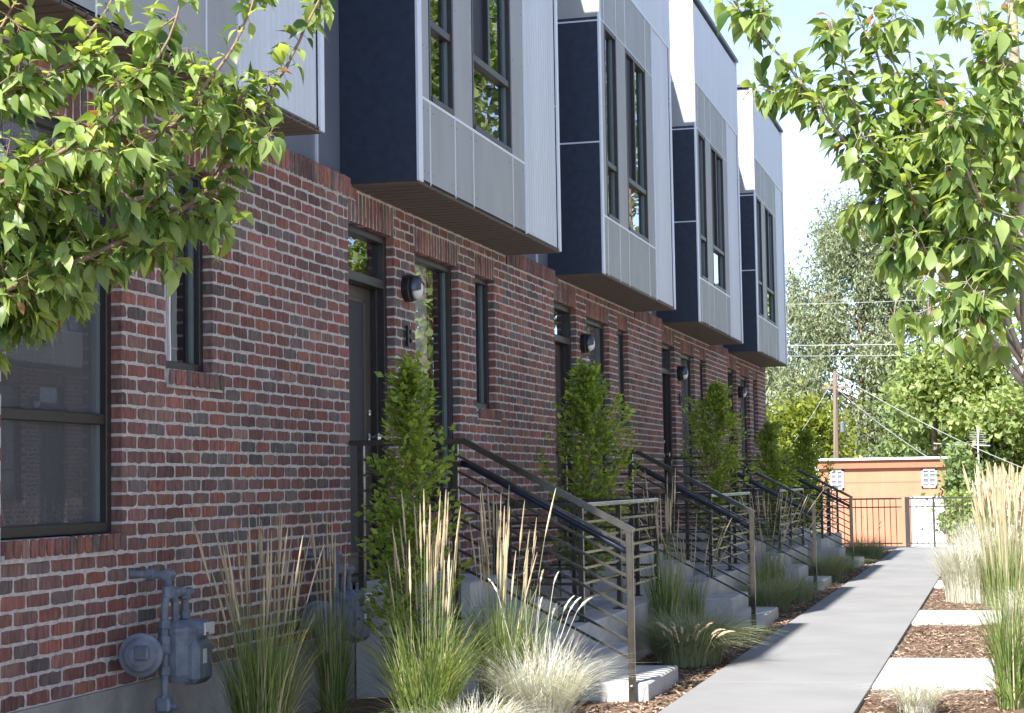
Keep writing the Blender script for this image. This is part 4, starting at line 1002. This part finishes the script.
# ------------------------------------------------------------------ trees beyond
def clump_tree(name, base, h, blobs, mat, n, ls, label, seed, group='trees beyond the fence', hang=0., bark='bark', tr=.22, clump=.9, zmin=.3, bare=0):
    """trunk, limbs to every leaf mass and many small leaf faces; blobs: (dx,dy,z,rx,ry,rz)"""
    rng = np.random.default_rng(seed); root = thing(name, base, label, 'tree', group)
    wd = MB(); top = max(b[2] for b in blobs); wd.tube([(0, 0, -.4), (rng.normal(0, .1), 0, h*.3), (0, rng.normal(0, .1), min(h*.8, top))], [tr, tr*.7, tr*.25], 8)
    P = []; D = []; Nn = []; S = []; vol = np.array([b[3]*b[4]*b[5] for b in blobs])**.75; cnt = (n*vol/vol.sum()).astype(int)
    for b, k in zip(blobs, cnt):
        c = np.array(b[:3]); R = np.array(b[3:6]); st = np.array([0, 0, max(h*.15, c[2]-R[2]*1.0-.4)])
        wd.tube([st, (st+c)/2+np.array([0, 0, .2]), c], [tr*.35, tr*.22, tr*.08], 5, cap=False)
        nc = max(6, int(k/(46 if not hang else 120))); u = rng.normal(0, 1, (nc, 3)); u /= np.linalg.norm(u, axis=1, keepdims=True)
        cc = c+u*R*(rng.uniform(.35, 1.08, (nc, 1)))
        cs = rng.uniform(.5, 1.35, nc)*clump
        idx = rng.integers(0, nc, k); off = rng.normal(0, 1, (k, 3))*np.array([.30, .30, .22+hang*.45])*(1 if not hang else .85)*cs[idx][:, None]*ls*7
        if hang: off[:, 2] -= rng.random(k)**1.2*hang*ls*12*cs[idx]
        p = cc[idx]+off; p[:, 2] = np.maximum(p[:, 2], zmin)
        P.append(p); dd = rng.normal(0, 1, (k, 3)); dd[:, 2] -= .4+hang*1.5; D.append(dd); nn = rng.normal(0, .8, (k, 3)); nn[:, 2] += .9; nn[:, 1] -= .3; Nn.append(nn); S.append(ls*rng.uniform(.6, 1.4, k))
        for q in range(0, nc, 3): wd.tube([c, (c+cc[q])/2, cc[q]], [tr*.09, tr*.05, .006], 3, cap=False)
    wd.build('trunk', M[bark], root)
    P, D, Nn, S = map(np.concatenate, (P, D, Nn, S))
    d, s, u = rot_to(D, Nn); wdt = .30 if not hang else .16
    V = np.stack([P, P+(d*.5+s*wdt)*S[:, None], P+d*S[:, None], P+(d*.5-s*wdt)*S[:, None]], 1).reshape(-1, 3)
    cr = MB(); cr.v.append(V); cr.n = len(V); k = len(P); cr.f = [(4*i, 4*i+1, 4*i+2, 4*i+3) for i in range(k)]; cr.m = [0]*k
    cr.build('crown', M[mat], root)
    return root
def rb(seed, n, x, y, z0, z1, rx, r):
    g_ = np.random.default_rng(seed); out = []
    for i in range(n):
        t = i/(max(n-1, 1)); z = z0+(z1-z0)*t; wdt = rx*math.sin(math.pi*min(1, .22+.72*t))**.8
        out.append((x+g_.uniform(-1, 1)*wdt, y+g_.uniform(-.6, .6)*wdt, z, r*g_.uniform(.7, 1.25), r*g_.uniform(.7, 1.2), r*g_.uniform(.7, 1.1)))
    return out
clump_tree('willow_tree', (-6.6, 92, -2), 17.5, rb(1, 40, -.6, 0, 4.0, 16.6, 4.2, 1.35)+rb(31, 14, 2.3, .5, 3.5, 13.0, 1.8, 1.15), 'willow', 70000, .25, 'tall airy grey green willow behind the garage', 51, hang=.55, clump=.8, tr=.3)
clump_tree('broadleaf_tree', (-8.6, 80, -2), 6.5, rb(2, 12, 0, 0, 1.8, 6.2, 2.2, 1.0), 'maple', 9000, .24, 'low yellow green tree just right of the townhouse row', 52)
clump_tree('broadleaf_tree', (-4.4, 96, -2), 8., rb(3, 16, 0, 0, 1.5, 9.0, 3.4, 1.3), 'darkleaf', 10000, .28, 'dark green tree low behind the utility pole', 53)
clump_tree('conifer_tree', (-4.35, 79, -2), 6.8, [(0, 0, 1+5.8*t, 1.25*(1-t)+.15, 1.2*(1-t)+.15, .7) for t in np.linspace(0, 1, 9)], 'conifer', 9000, .20, 'pale pointed conifer above the orange garage roof', 54, clump=.7, tr=.15)
clump_tree('broadleaf_tree', (-1.2, 74, -2), 9.5, rb(5, 36, 0, 0, 1.0, 8.2, 3.1, 1.0), 'midleaf', 30000, .26, 'large leafy green tree right of the garage', 55, tr=.3)
clump_tree('broadleaf_tree', (2.6, 70, -2), 11, rb(6, 20, 0, 0, 1.0, 10, 2.6, 1.3), 'midleaf', 12000, .28, 'leafy green tree at the far right edge', 56)
clump_tree('broadleaf_tree', (-12.5, 96, -2), 10, rb(7, 14, 0, 0, 2, 9.0, 3.5, 1.5), 'willow', 8000, .30, 'grey green tree mostly hidden by the row end', 57)
clump_tree('broadleaf_tree', (-1.15, 51, -1.6), 3.3, rb(8, 6, 0, 0, 1.8, 3.5, .45, .33), 'conifer', 1500, .16, 'small feathery tree right of the orange garage', 58, tr=.05, clump=.6)
clump_tree('climbing_shrub', (-.75, 37.2, -.1), 1.2, rb(9, 8, 0, 0, .25, 1.0, .45, .28), 'midleaf', 2200, .10, 'leafy climber behind the right fence panel', 59, group='shrubs at the fence', tr=.03, clump=.7, zmin=.02)
clump_tree('climbing_shrub', (.6, 37.4, -.1), 1.6, rb(10, 9, 0, 0, .3, 1.4, .7, .35), 'midleaf', 2600, .11, 'taller leafy climber at the right end of the fence', 60, group='shrubs at the fence', tr=.03, clump=.7, zmin=.02)
# trees off to the right, seen only mirrored in the panes
for i, (x, y, h, mt) in enumerate(((6.5, 47, 16, 'midleaf'), (10, 58, 19, 'willow'), (4.5, 60, 17, 'willow'), (14, 48, 17, 'midleaf'), (15, 34, 15, 'maple'), (20, 60, 18, 'midleaf'))):
    clump_tree('street_tree', (x, y, -1.5 if y > 50 else -.4), h, rb(20+i, 14, 0, 0, 3, h*.95, 3.2, 1.5), mt, 6500, .36, ['first', 'second', 'third', 'fourth', 'fifth', 'sixth'][i]+' leafy street tree beyond the facing row', 70+i, group='street trees beyond the facing row', tr=.3)
